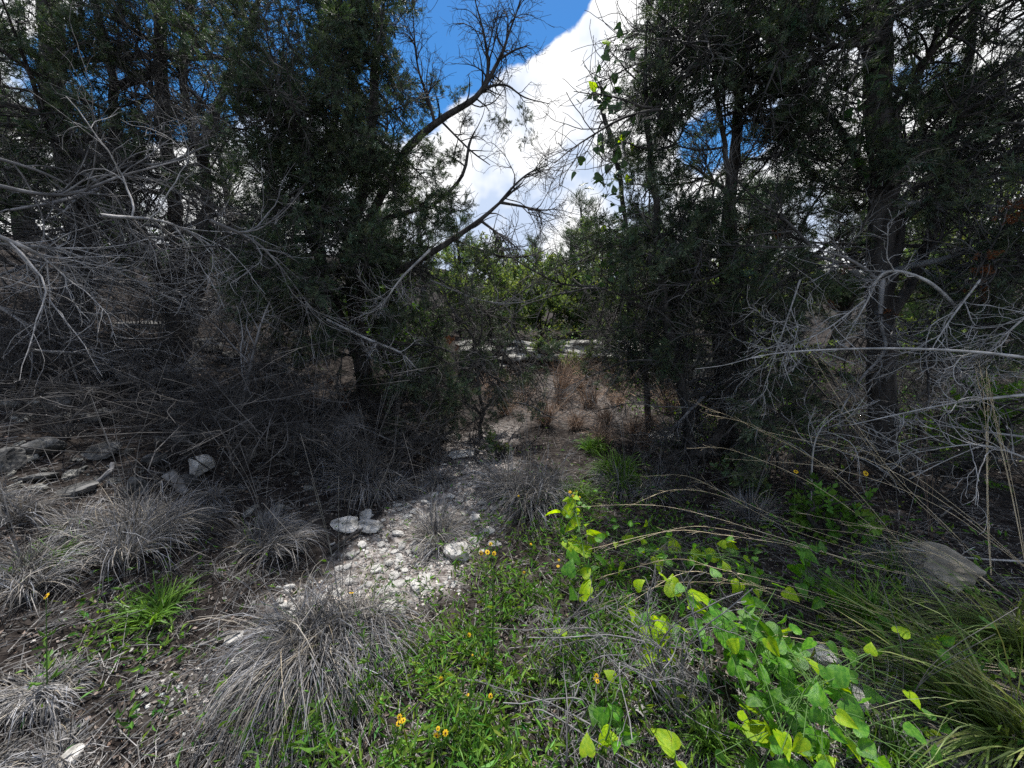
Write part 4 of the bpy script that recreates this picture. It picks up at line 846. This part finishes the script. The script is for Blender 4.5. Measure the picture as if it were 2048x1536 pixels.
for lb_, x_, y_, h_, w_, n_ in [('sage green shrub far back in the middle of the gap', .1, 12.5, 2.2, 1.6, 600), ('sunlit green shrub at the right of the gap behind the blue-green juniper', 2.4, 11.6, 2.4, 1.6, 600), ('green shrub at the left of the gap', -1.3, 9.6, 2.0, 1.3, 500), ('low green shrub at the back of the ledge, right of centre', 1.6, 9.2, 1.0, 1.3, 400), ('pale green shrub in the far middle of the gap', .9, 13.8, 2.4, 1.8, 600)]:
    bush(lb_, x_, y_, h_, w_, n_, .17)
for lb_, x_, y_ in [('grey-green shrub on the hillside behind the two left junipers', -4.6, 8.2), ('grey-green shrub on the hillside at the far left', -7.8, 7.4), ('grey-green shrub behind the bushy juniper', -2.6, 7.4), ('low shrub upslope of the multi-stemmed juniper', -5.6, 6.6)]:
    bush(lb_, x_, y_, 1.1, 1.5, 420, .12, m=M_junfar)
bush('bright green leafy bush in the shade gap between the forked and tall right junipers', 3.5, 5.4, 2.1, 1.1, 420, .11)
bush('bright green leafy bush glowing high behind the tall right juniper', 6.4, 5.6, 3.3, 1.3, 500, .13)
bush('sunlit green sapling seen through the forked juniper', 2.3, 6.9, 2.4, .9, 360, .12)
bush('small feathery green plant growing on the ledge', 1.3, 7.7, .6, .9, 260, .1)
bush('low green plant on the ledge left of the gap', .4, 8.1, .45, .8, 200, .09)
bush('green understorey bush inside the bushy juniper', -1.6, 5.6, 1.8, 1.2, 700, .11, m=M_grassgreen)
bush('small leafy sapling at the end of the path beside the wispy tussock', *G(1000, 920)[:2], .22, .25, 22, .09)
bush('dark leafy bush low at the right behind the boulder', 4.1, 3.3, .9, .9, 300, .09, m=M_grassgreen)
bush('leafy green forb growing in front of the right trunk', *G(1660, 1080)[:2], .35, .3, 60, .11, m=M_grassgreen)
bush('leafy green forb at the foot of the forked juniper', *G(1480, 1000)[:2], .2, .35, 50, .1)
print('trees done', time.time()-T0)

# ------------------------------------------------------------------ greenbrier vines: every leaf a part
def heart(fold=.18, curl=.2, asp=1.0):
    # outline from the notch round to the tip; length 1 along +Y
    o = [(0, .0), (.16, -.10), (.34, -.10), (.47, .04), (.49, .24), (.40, .46), (.25, .70), (.10, .90), (0, 1.02)]
    right = np.array(o[1:-1]); V = [(0, 0, 0)]; mid = [(0, .0), (0, .2), (0, .45), (0, .72), (0, 1.02)]
    n = len(right); V = []
    for x, y in right: V.append((x*asp, y))
    for x, y in right: V.append((-x*asp, y))
    for x, y in right: V.append((x*asp*.5, y*.92+.03))
    for x, y in right: V.append((-x*asp*.5, y*.92+.03))
    for k, (x, y) in enumerate(right): V.append((0, min(1.0, max(0, y*.9+.06))))
    V.append((0, 1.04)); V = np.array(V)
    z = np.abs(V[:, 0])*fold*1.2-curl*(V[:, 1]-.3)**2-np.abs(V[:, 0])**2*.5+.02*np.sin(V[:, 1]*12)*np.abs(V[:, 0])*3
    V = np.column_stack([V, z]); q = []; t = []
    for k in range(n-1):
        q += [(k, k+1, 2*n+k+1, 2*n+k), (2*n+k, 2*n+k+1, 4*n+k+1, 4*n+k)]
        q += [(n+k+1, n+k, 3*n+k, 3*n+k+1), (3*n+k+1, 3*n+k, 4*n+k, 4*n+k+1)]
    e = 5*n; t += [(n-1, e, 3*n-1), (3*n-1, e, 5*n-1), (2*n-1, 4*n-1, e), (4*n-1, 5*n-1, e)]
    return V, np.array(q), np.array(t)
HEARTS = []
for k, (fo, cu, asp) in enumerate([(.2, .2, 1), (.5, .3, .85), (.1, .5, 1.05), (.8, .15, .75)]):
    V, q, t = heart(fo, cu, asp)
    for m in (M_smi, M_smi_lit, M_smi_dark): HEARTS.append((mesh_np('leaf', V, [q, t], m, True), 2 if m is M_smi_dark else int(m is M_smi_lit)))
from mathutils import Matrix, Vector
def add_leaf(root, base, p, size, young=False, tilt=.55, up=None):  # young picks the painted leaf tone
    opts = [h_ for h_ in HEARTS if h_[1] == int(young)]; o = link('leaf', opts[rng.integers(len(opts))][0], root)
    nrm = unit(np.array(up if up is not None else (0, -.45, .9))+rng.normal(0, tilt, 3)); d = unit(np.cross(nrm, rng.normal(size=3))); x = np.cross(d, nrm)
    M = Matrix(((x[0], d[0], nrm[0]), (x[1], d[1], nrm[1]), (x[2], d[2], nrm[2]))).to_4x4()
    M.translation = Vector([float(a) for a in (np.asarray(p)-base)]); o.matrix_local = M @ Matrix.Scale(float(size), 4)
def vine(label, pts, leaves_px, lit_frac=.3, n_extra=0, size=(.045, .07), lift=.2, rad=.0022, stray=.07):
    """pts: stem control points; leaves_px: [(u, v, width px, painted sunlit)]"""
    p, r = spline(pts, [rad*1.4, rad], 60); base = p[0].copy(); base[2] = hgt(base[0], base[1]) if base[2]-hgt(base[0], base[1]) < .6 else base[2]
    root = thing('greenbrier_vine', base, label, 'vine', 'greenbrier vines')
    C = [p]; RR = [r]
    V, q = tubes(p[None], r[None], 4); link('stem', mesh_np('stem', V-base, [q], M_stem, True), root)
    pet = []
    def petiole(a, b_):
        m_ = (a+b_)/2+np.array([0, 0, .015]); pet.append(np.array([a, .6*a+.4*m_+[0, 0, .01], m_, b_]))
    for L in leaves_px:
        u, v, wp, lit_leaf = L; c = G(u, v, lift*rng.uniform(.75, 1.15)); dep = c[1]*math.cos(PITCH)+(CAMZ-c[2])*math.sin(PITCH)
        add_leaf(root, base, c, wp/F*dep*.88, lit_leaf); petiole(p[np.argmin(np.linalg.norm(p-c, axis=1))], c)
    for k in range(int(n_extra*1.5)):
        a = p[rng.integers(len(p))]; c = a+rng.normal(0, stray, 3)*np.array([1, 1, .7]); c[2] = max(c[2], hgt(c[0], c[1])+.02)
        add_leaf(root, base, c, rng.uniform(*size)*.82, rng.random() < lit_frac); petiole(a, c)
    if pet:
        V, q = tubes(np.array(pet), np.full((len(pet), 4), .0013), 3); link('petioles', mesh_np('petioles', V-base, [q], M_stem, True), root)
    return root
def gp(lst): return [G(u, v, l) for u, v, l in lst]
vine('greenbrier climbing in bright leaf pairs beside the tall wispy tussock', gp([(1180, 1280, .02), (1175, 1180, .12), (1165, 1090, .25), (1150, 1020, .3), (1150, 985, .3)]),
     [(1118, 1025, 34, 1), (1143, 1018, 38, 1), (1160, 1050, 46, 1), (1178, 1070, 42, 1), (1135, 1080, 30, 1), (1165, 1100, 40, 1), (1180, 1105, 36, 1), (1150, 1125, 34, 0), (1165, 1150, 30, 1), (1180, 1170, 36, 1), (1172, 1188, 34, 1), (1135, 1150, 36, 0), (1150, 1185, 30, 0), (1108, 1245, 28, 0), (1105, 1262, 30, 0), (1130, 1270, 30, 1), (1205, 1080, 30, 0), (1140, 1000, 26, 1), (1200, 1120, 30, 0)], n_extra=22, size=(.035, .055))
vine('greenbrier with yellow-green leaves in the centre right brush', gp([(1330, 1420, .05), (1335, 1300, .2), (1345, 1230, .3), (1380, 1190, .35)]),
     [(1350, 1190, 50, 1), (1405, 1200, 56, 1), (1378, 1212, 40, 1), (1340, 1245, 36, 1), (1255, 1215, 36, 1), (1270, 1240, 34, 1), (1285, 1268, 40, 1), (1300, 1290, 60, 1), (1315, 1310, 56, 1), (1335, 1320, 54, 1), (1345, 1330, 36, 1), (1350, 1260, 34, 0), (1365, 1280, 40, 0), (1270, 1175, 28, 1)], n_extra=8, lit_frac=.6)
vine('greenbrier mat behind the arching straw grass stems', gp([(1560, 1180, .1), (1480, 1130, .25), (1400, 1110, .28), (1290, 1100, .25), (1230, 1090, .2)]),
     [(1255, 1070, 26, 1), (1285, 1075, 26, 1), (1250, 1130, 30, 1), (1300, 1100, 30, 0), (1310, 1115, 34, 1), (1350, 1105, 38, 1), (1380, 1105, 44, 1), (1430, 1110, 32, 1), (1450, 1085, 28, 1), (1470, 1110, 34, 0), (1480, 1130, 30, 0), (1330, 1130, 30, 0), (1400, 1135, 30, 0), (1225, 1125, 26, 0), (1570, 1180, 30, 1), (1480, 1165, 28, 1), (1500, 1150, 30, 0)], n_extra=36, size=(.035, .055), stray=.1)
vine('large glossy dark greenbrier leaves right of the yellow-leaved vine', gp([(1700, 1480, .05), (1620, 1360, .25), (1520, 1290, .35), (1420, 1250, .35)]),
     [(1435, 1270, 66, 0), (1460, 1275, 70, 0), (1540, 1285, 66, 0), (1545, 1300, 56, 0), (1500, 1265, 50, 0), (1590, 1330, 60, 0), (1560, 1330, 50, 0), (1505, 1330, 50, 0), (1580, 1300, 46, 0), (1610, 1300, 40, 0), (1480, 1230, 40, 0), (1500, 1210, 44, 0), (1450, 1300, 40, 0), (1395, 1300, 40, 0), (1415, 1290, 34, 0), (1530, 1250, 46, 0), (1560, 1260, 44, 1), (1390, 1240, 40, 0), (1430, 1235, 36, 0), (1470, 1350, 44, 0)], n_extra=42, size=(.045, .07), lit_frac=.12, stray=.11)
vine('greenbrier with the largest leaves at the bottom right of centre', gp([(1560, 1530, .05), (1560, 1450, .25), (1600, 1400, .35), (1640, 1350, .35)]),
     [(1515, 1480, 70, 1), (1540, 1500, 56, 1), (1535, 1440, 50, 0), (1620, 1450, 70, 0), (1600, 1400, 54, 0), (1645, 1395, 46, 0), (1655, 1500, 74, 0), (1600, 1500, 56, 1), (1580, 1450, 42, 1), (1500, 1420, 44, 1), (1670, 1360, 48, 1), (1690, 1400, 56, 0), (1560, 1400, 44, 0), (1630, 1530, 56, 0), (1570, 1520, 44, 0), (1480, 1450, 40, 0), (1520, 1370, 46, 0), (1470, 1390, 44, 0)], n_extra=34, size=(.05, .075), lit_frac=.2, stray=.1)
vine('small greenbrier cluster in front of the bare dead brush at the bottom', gp([(1190, 1530, .05), (1215, 1470, .2), (1225, 1420, .25)]),
     [(1195, 1415, 36, 0), (1225, 1420, 36, 0), (1195, 1440, 40, 0), (1220, 1460, 44, 1), (1240, 1455, 38, 0), (1240, 1435, 34, 0), (1225, 1485, 40, 0), (1245, 1475, 34, 0), (1175, 1510, 40, 1)], n_extra=2)
vine('single bright yellow leaf sprig at the very bottom right of centre', gp([(1350, 1570, .08), (1350, 1540, .12), (1350, 1515, .2)]), [(1350, 1500, 58, 1), (1355, 1530, 36, 1)], n_extra=0, stray=.03)
vine('greenbrier hanging down in the dark in front of the tan boulder', gp([(1620, 1180, .05), (1610, 1120, .3), (1590, 1080, .4)]), [(1600, 1105, 40, 0), (1590, 1130, 36, 0), (1610, 1150, 34, 0), (1620, 1100, 34, 0), (1600, 1170, 30, 0)], n_extra=10, lit_frac=0)
vine('greenbrier leaves among the straw stems at the right', gp([(1720, 1440, .05), (1700, 1330, .2), (1800, 1290, .25), (1890, 1280, .25)]), [(1880, 1290, 30, 1), (1740, 1240, 34, 0), (1700, 1300, 34, 0), (1640, 1200, 30, 0)], n_extra=20, lit_frac=.15, stray=.12)
def hang_vine(label, px, n, size, d=3.35):
    p, r = spline(pp([(u, v, d) for u, v in px]), [.003, .0015], 50); base = p[0].copy()
    root = thing('greenbrier_vine', base, label, 'vine', 'greenbrier vines'); V, q = tubes(p[None], r[None], 4); link('stem', mesh_np('stem', V-base, [q], M_stem, True), root)
    for k in range(n): add_leaf(root, base, p[rng.integers(50)]+rng.normal(0, .05, 3)*[1.3, 1, 1], rng.uniform(*size), 1 if rng.random() < .06 else 2, tilt=.8, up=(-.2, -1.0, .3))
hang_vine('greenbrier trailing down the left side of the forked juniper', [(1232, 40), (1240, 80), (1228, 130), (1222, 190), (1245, 260), (1225, 330), (1205, 380), (1180, 390)], 46, (.055, .085))
hang_vine('greenbrier leaves around the broken sapling top', [(1168, 190), (1200, 195), (1218, 215), (1205, 280), (1175, 310), (1170, 340)], 22, (.05, .075))
hang_vine('greenbrier hanging lower on the sapling right of the gap', [(1240, 330), (1260, 400), (1240, 470), (1230, 530), (1200, 560)], 42, (.055, .08), 3.6)
hang_vine('greenbrier draped over the tall right trunk high up', [(1730, 60), (1760, 120), (1740, 180), (1715, 240), (1725, 330)], 26, (.06, .085), 3.3)

# ------------------------------------------------------------------ yellow wildflowers
def petal_ring(n=8):
    V = []; f = []
    for k in range(n):
        a = k*2*math.pi/n; c, s = math.cos(a), math.sin(a)
        for (x, y, z) in [(.25, -.1, 0), (.75, -.26, -.05), (1, -.14, -.12), (1, .14, -.12), (.75, .26, -.05), (.25, .1, 0)]:
            V.append((c*x-s*y, s*x+c*y, z))
        b_ = k*6; f += [(b_, b_+1, b_+4, b_+5), (b_+1, b_+2, b_+3, b_+4)]
    return mesh_np('petals', np.array(V), [np.array(f)], M_pet)
PET = petal_ring(); EYE = rock_mesh(3, (.75, .75, .6), M_eye, tmpl=ICO1, rough=.05, smooth=True)
def flower(label, heads, foot, hh=None, leaves=14, headsize=.0085):
    b_ = G(*foot); b_[2] = hgt(b_[0], b_[1]); root = thing('yellow_wildflower', b_, label, 'wildflower', 'yellow wildflowers')
    curves = []
    for (u, v, s) in heads:
        h = P(u, v, b_[1]+rng.normal(0, .015)); top = h-b_
        if top[2] < .05: top[2] = .05
        mid = top*.5+np.array([rng.normal(0, .01), 0, .02]); c, r = spline([(0, 0, 0), mid, top], [.0022, .001], 10); curves.append((c, r))
        e = link('flower_head', EYE, root); e.location = top; e.scale = [headsize*s]*3
        q = rng.normal(0, .35, 3); e.rotation_euler = (.6+q[0], q[1], q[2])
        pt = link('petals', PET, e)
        e.parent = root
    V, q = tubes(np.array([c for c, _ in curves]), np.array([r for _, r in curves]), 4); link('stem', mesh_np('stem', V, [q], M_stem, True), root)
    c = curves[0][0]; i = rng.integers(0, 8, leaves); pos = c[i]; a = rng.uniform(0, 6.28, leaves); d = np.stack([np.cos(a), np.sin(a), rng.uniform(.2, .9, leaves)], 1)
    V, f, t = place([leaf_t(.22, -.2, .03), leaf_t(.28, -.35, .04)], pos, d, (1.1-.09*i)*rng.uniform(.03, .06, leaves), .7, 1.3); link('leaves', mesh_np('leaves', V, [f], M_grassgreen, False, t), root)
flower('tall yellow wildflower standing in front of the largest tussock', [(703, 1185, 1.1)], (745, 1400), leaves=26)
flower('tall leafy wildflower topped with a row of yellow blooms right of the path', [(962, 1106, 1.2), (975, 1104, 1.2), (988, 1107, 1.1), (981, 1088, .9)], (985, 1350), leaves=34)
flower('tight cluster of yellow blooms near the bottom, left of centre', [(799, 1434, 1), (803, 1442, 1), (797, 1447, 1), (807, 1440, .9)], (780, 1530))
flower('pair of round yellow and maroon blooms at the bottom centre', [(873, 1471, 1.3), (891, 1466, 1.1), (876, 1457, .8)], (880, 1545))
flower('single yellow bloom on dark soil right of the largest tussock', [(938, 1270, 1.1), (929, 1279, .6)], (940, 1330), leaves=8)
flower('small yellow bloom low in front of the largest tussock', [(882, 1358, 1)], (885, 1420), leaves=8)
flower('yellow bloom in the low grass beside a tall green stalk', [(981, 1392, 1), (935, 1390, .8)], (975, 1470), leaves=18)
flower('double yellow bloom in front of the bare dead brush', [(1193, 1352, 1), (1195, 1362, 1), (1190, 1358, .8)], (1205, 1440), leaves=6)
flower('yellow bloom in the grass left of the climbing greenbrier', [(1048, 1145, .9)], (1050, 1200), leaves=8)
flower('orange-yellow bloom at the left edge of the climbing greenbrier', [(1116, 1132, 1), (1118, 1120, .8)], (1120, 1190), leaves=8)
flower('yellow blooms just above the climbing greenbrier', [(1140, 984, 1.2), (1152, 982, 1.1), (1146, 992, 1.1), (1160, 994, .8)], (1150, 1080), leaves=8)
flower('small yellow bloom beside the wispy tussock foot', [(1062, 1088, .9), (1037, 992, .8)], (1062, 1130), leaves=6)
flower('yellow bloom over the shaded thatch on the left', [(92, 1192, 1.2)], (95, 1390), leaves=22)
flower('yellow daisy bloom left of the tall right juniper trunk', [(1592, 943, 1.7)], (1590, 1080), leaves=6)
flower('yellow daisy bloom in front of the tall right juniper trunk', [(1732, 947, 2.0)], (1730, 1090), leaves=6)
flower('tall budded green stalk without open blooms at the bottom centre', [(945, 1310, .35)], (935, 1530), leaves=34)

# ------------------------------------------------------------------ arching straw stems
def straw(label, pts, n=3, spread=.03, rad=.0017, spikes=26, m=M_straw, name='straw_grass', group='tall arching straw grass'):
    base = np.asarray(pts[0], float); root = thing(name, base, label, 'grass', group); pts = np.asarray(pts)
    for k in range(n):
        off = np.cumsum(rng.normal(0, spread*1.8, (len(pts), 3)), axis=0)*np.linspace(0, 1, len(pts))[:, None]
        p, r = spline(pts+off, [rad, rad*.8, rad*.4], 30); V, q = tubes(p[None], r[None], 3)
        st = link('stem', mesh_np('stem', V-base, [q], m, True, np.full(len(V), rng.uniform(.8, 1.3))), root)
        c, cr_, _ = grow(p[None], r[None], max(4, int(spikes*.5)), .45, 1, .05, .17, 13, K=5, wander=.05, curl=.05, rmax=.0009, rmin=.0004); V, q = tubes(c, cr_*1.1, 3)
        link('spikelets', mesh_np('spikelets', V-base, [q], m, True, np.ones(len(V))), st)
straw('uppermost straw stems arching over the greenbrier from the right', pp([(2060, 1180, 1.9), (1800, 1120, 1.95), (1600, 1060, 2.0), (1450, 1000, 2.05), (1350, 980, 2.05), (1250, 1000, 2.0)]), 2)
straw('straw stems arching across the middle of the greenbrier mat', pp([(2060, 1200, 1.8), (1750, 1130, 1.85), (1600, 1080, 1.85), (1430, 1030, 1.85), (1320, 1015, 1.85), (1180, 1045, 1.8)]), 3, .02)
straw('low straw stems reaching left to the climbing greenbrier', pp([(2060, 1300, 1.5), (1800, 1240, 1.55), (1600, 1180, 1.6), (1450, 1140, 1.6), (1350, 1130, 1.6), (1210, 1175, 1.55)]), 3, .02)
straw('straw stems sagging over the lower right grass', pp([(2070, 1345, 1.3), (1900, 1320, 1.35), (1740, 1290, 1.4), (1600, 1240, 1.4), (1480, 1230, 1.4)]), 4, .025)
straw('tan stems slanting up left past the tall right trunk', pp([(2060, 1290, 1.9), (1950, 1120, 2.1), (1800, 960, 2.2), (1700, 820, 2.2), (1620, 710, 2.2)]), 3, .02)
straw('tan stems slanting toward the forked juniper', pp([(1950, 1280, 1.9), (1800, 1100, 2.0), (1650, 960, 2.1), (1500, 880, 2.1), (1390, 850, 2.1)]), 3, .025)
straw('golden upright stems near the right edge', pp([(1990, 1250, 1.9), (1975, 1050, 2.0), (1970, 850, 2.05), (1955, 740, 2.05)]), 3, .012, .0019)
straw('golden upright stems touching the right edge', pp([(2060, 1180, 1.8), (2030, 1000, 1.9), (2005, 850, 2.0), (1990, 740, 2.0)]), 3, .015, .0017)
straw('lowest straw stems fanning over the large greenbrier leaves', pp([(2080, 1400, 1.2), (1900, 1350, 1.25), (1750, 1350, 1.3), (1600, 1400, 1.3)]), 4, .03)
straw('straw stems leaning left over the tan boulder', pp([(2060, 1240, 1.7), (1950, 1130, 1.8), (1820, 1060, 1.9), (1660, 1020, 1.9)]), 4, .03)
straw('straw stems crossing low from the right edge toward the dark soil', pp([(2070, 1150, 1.9), (1900, 1010, 2.0), (1740, 930, 2.1), (1560, 900, 2.2)]), 3, .03)
straw('russet stalks standing before the tan boulder', pp([(1870, 1180, 2.3), (1860, 1050, 2.3), (1855, 930, 2.3), (1850, 850, 2.3)]), 4, .02, .0012, m=M_redgrass)
straw('pale stalks rising from the slope in front of the bushy juniper', pp([(780, 980, 3.0), (790, 880, 3.0), (800, 780, 3.0), (822, 720, 3.0)]), 3, .02, .0013, 8, m=M_grassdry)
straw('pale stalks rising above the wide left tussock', pp([(255, 1080, 2.8), (262, 950, 2.8), (265, 850, 2.8)]), 4, .03, .0013, 8, m=M_grassdry)
straw('tall blade stems crossing the left thatch', pp([(20, 1420, 1.4), (28, 1300, 1.5), (40, 1200, 1.6), (60, 1100, 1.7)]), 2, .02, .0022, 4, m=M_grassdry)

# ------------------------------------------------------------------ dead brush and logs
def brush(label, u, v, h, n, w_=.5, m=M_dim, lean=(0, 0, 0)):
    b_ = G(u, v); b_[2] = hgt(b_[0], b_[1]); root = thing('dead_shrub', b_, label, 'shrub', 'bare dead shrubs')
    c0 = np.array([spline([(0, 0, 0), (rng.normal(0, w_*.3)+lean[0]*.5, rng.normal(0, w_*.2), h*.5), (rng.normal(0, w_*.7)+lean[0], rng.normal(0, w_*.5), h*rng.uniform(.5, 1.1))], [1, 1], 12)[0] for _ in range(n)])
    c0 += np.cumsum(rng.normal(0, .005, c0.shape), axis=1); r0 = np.linspace(.004, .0015, 12)[None].repeat(n, 0)
    c1, r1, _ = grow(c0, r0, n*9, .15, 1, h*.15, h*.5, 50, K=8, wander=.2, curl=.13, rmax=.0024, rmin=.001)
    c2, r2, _ = grow(c1, r1, n*22, .1, 1, .03, .12, 50, K=4, wander=.25, curl=.1, rmax=.0014, rmin=.0007)
    for k in range(n):
        V, q = tubes(c0[k:k+1], r0[k:k+1], 5); link('branch', mesh_np('branch', V, [q], m, True), root)
    Va, qa = tubes(c1, r1, 3); Vb, qb = tubes(c2, r2, 3)
    link('twigs', mesh_np('twigs', np.vstack([Va, Vb]), [qa, qb+len(Va)], m, True), root, kind='stuff')
brush('bare grey dead shrub under the yellow-leaved greenbrier', 1360, 1440, .55, 12, .3, m=M_dead, lean=(-.15, 0, 0))
brush('bare dead shrub between the low grass and the yellow leaves', 1150, 1350, .35, 8, .25, m=M_dead)
brush('bare dead twigs at the bottom under the small greenbrier cluster', 1120, 1500, .28, 7, .25, m=M_dead)
brush('dead shrub tangled beneath the straw stems', 1330, 1200, .35, 12, .45)
brush('dead brush at the foot of the forked juniper', 1340, 1010, .5, 10, .5)
brush('dead brush below the trunk of the tall right juniper', 1600, 1000, .7, 14, .6)
brush('dead brush at the right edge under the hanging foliage', 1950, 960, .9, 16, .7)
brush('dead brush in front of the right-hand trunks', 1500, 930, .7, 12, .6)
brush('dead brush behind the tan boulder', 1860, 1020, .8, 14, .7)
brush('dead brush low on the left slope beside the flat slab', 330, 940, .5, 10, .5)
brush('dead brush at the top of the left slope', 160, 760, .9, 14, .8)
brush('dead brush beneath the bushy juniper', 620, 850, .7, 14, .6)
brush('dead brush at the right foot of the bushy juniper', 860, 850, .7, 10, .4)
brush('dead brush between boulders and thatch on the left', 130, 880, .6, 12, .6)
for lb_, u_, v_, h_, n_ in [('dead brush far right behind the golden stems', 2000, 880, .9, 14), ('dead brush between the forked juniper and the tall right juniper', 1620, 900, .8, 14), ('dead brush in the shade behind the tall right juniper', 1850, 860, .9, 14),
    ('dead brush beyond the sunlit white slab', 1420, 850, .7, 10), ('dead brush in the far shade right of the ledge', 1560, 800, 1.0, 12), ('dead brush in the far shade at the right edge', 1920, 790, 1.1, 12), ('dead brush in the far shade behind the right trunk', 1720, 790, 1.1, 12),
    ('dead brush high on the left slope behind the boulders', 60, 800, .8, 12), ('dead brush under the shaggy left trunk', 240, 690, .8, 12), ('dead brush right of the multi-stemmed juniper base', 470, 690, .8, 12), ('dead brush above the low slope rock', 540, 780, .8, 12)]:
    brush(lb_, u_, v_, h_, n_, .8)
brush('dead brush behind the round white rock', 440, 870, .7, 12, .6)
_protos = {}
def copy_thing(o, label, loc, rz, sc_, group):
    c = o.copy(); COL.objects.link(c); c.location = loc; c.rotation_euler = (0, 0, rz); c.scale = sc_; c['label'] = label; c['group'] = group
    for ch in o.children: a = ch.copy(); COL.objects.link(a); a.parent = c
_shr = [o for o in bpy.data.objects if o.name.startswith('dead_shrub') and o.parent is None][-14:]
for side in (0, 1):
    n_ = 0
    while n_ < (46 if side == 0 else 44):
        u_, v_ = (rng.uniform(-60, 880), rng.uniform(640, 1000)) if side == 0 else (rng.uniform(1300, 2100), rng.uniform(760, 980)); p_ = G(u_, v_)
        if p_[1] > 8 or path_mask(p_[0], p_[1]) > .1 or p_[1] < 2.4: continue
        k_ = rng.uniform(.6, 1.4)
        copy_thing(_shr[rng.integers(len(_shr))], ['tangled bare twigs standing in the litter of the left slope', 'tangled bare twigs standing in the shade under the right-hand junipers'][side], (p_[0], p_[1], float(hgt(p_[0], p_[1]))), rng.uniform(0, 6.28), (k_, k_, k_*rng.uniform(.7, 1.1)), ['bare undergrowth on the left slope', 'bare undergrowth under the right junipers'][side]); n_ += 1
def log(label, u0, v0, u1, v1, r, m=M_dead, l0=.03, l1=.03, name='dead_log'):
    a, c = G(u0, v0, l0), G(u1, v1, l1); me, _, _ = trunk_mesh(name, [a, (a+c)/2+[0, 0, .005], c], [r, r*.9, r*.7], m, n=14, S=8, origin=a, flare=False, wob=.003)
    o = link(name, me, label=label, category='log', group='fallen wood'); o.location = a
log('weathered grey log propped on the slope beside the round white rock', 335, 945, 370, 985, .035, l0=.15)
log('thin fallen stick lying on the gravel path edge', 655, 1105, 740, 1050, .011, M_litter and M_limb)
log('short grey stick on the left slope under the twigs', 195, 965, 225, 925, .014, l1=.12)
log('pale broken wood chunk at the bottom, under the dead shrub', 1275, 1430, 1290, 1405, .022, M_pale)
log('dark fallen branch on the soil below the stones', 400, 1290, 480, 1265, .006)
print('script', time.time()-T0, sum(len(m.polygons) for m in bpy.data.meshes))
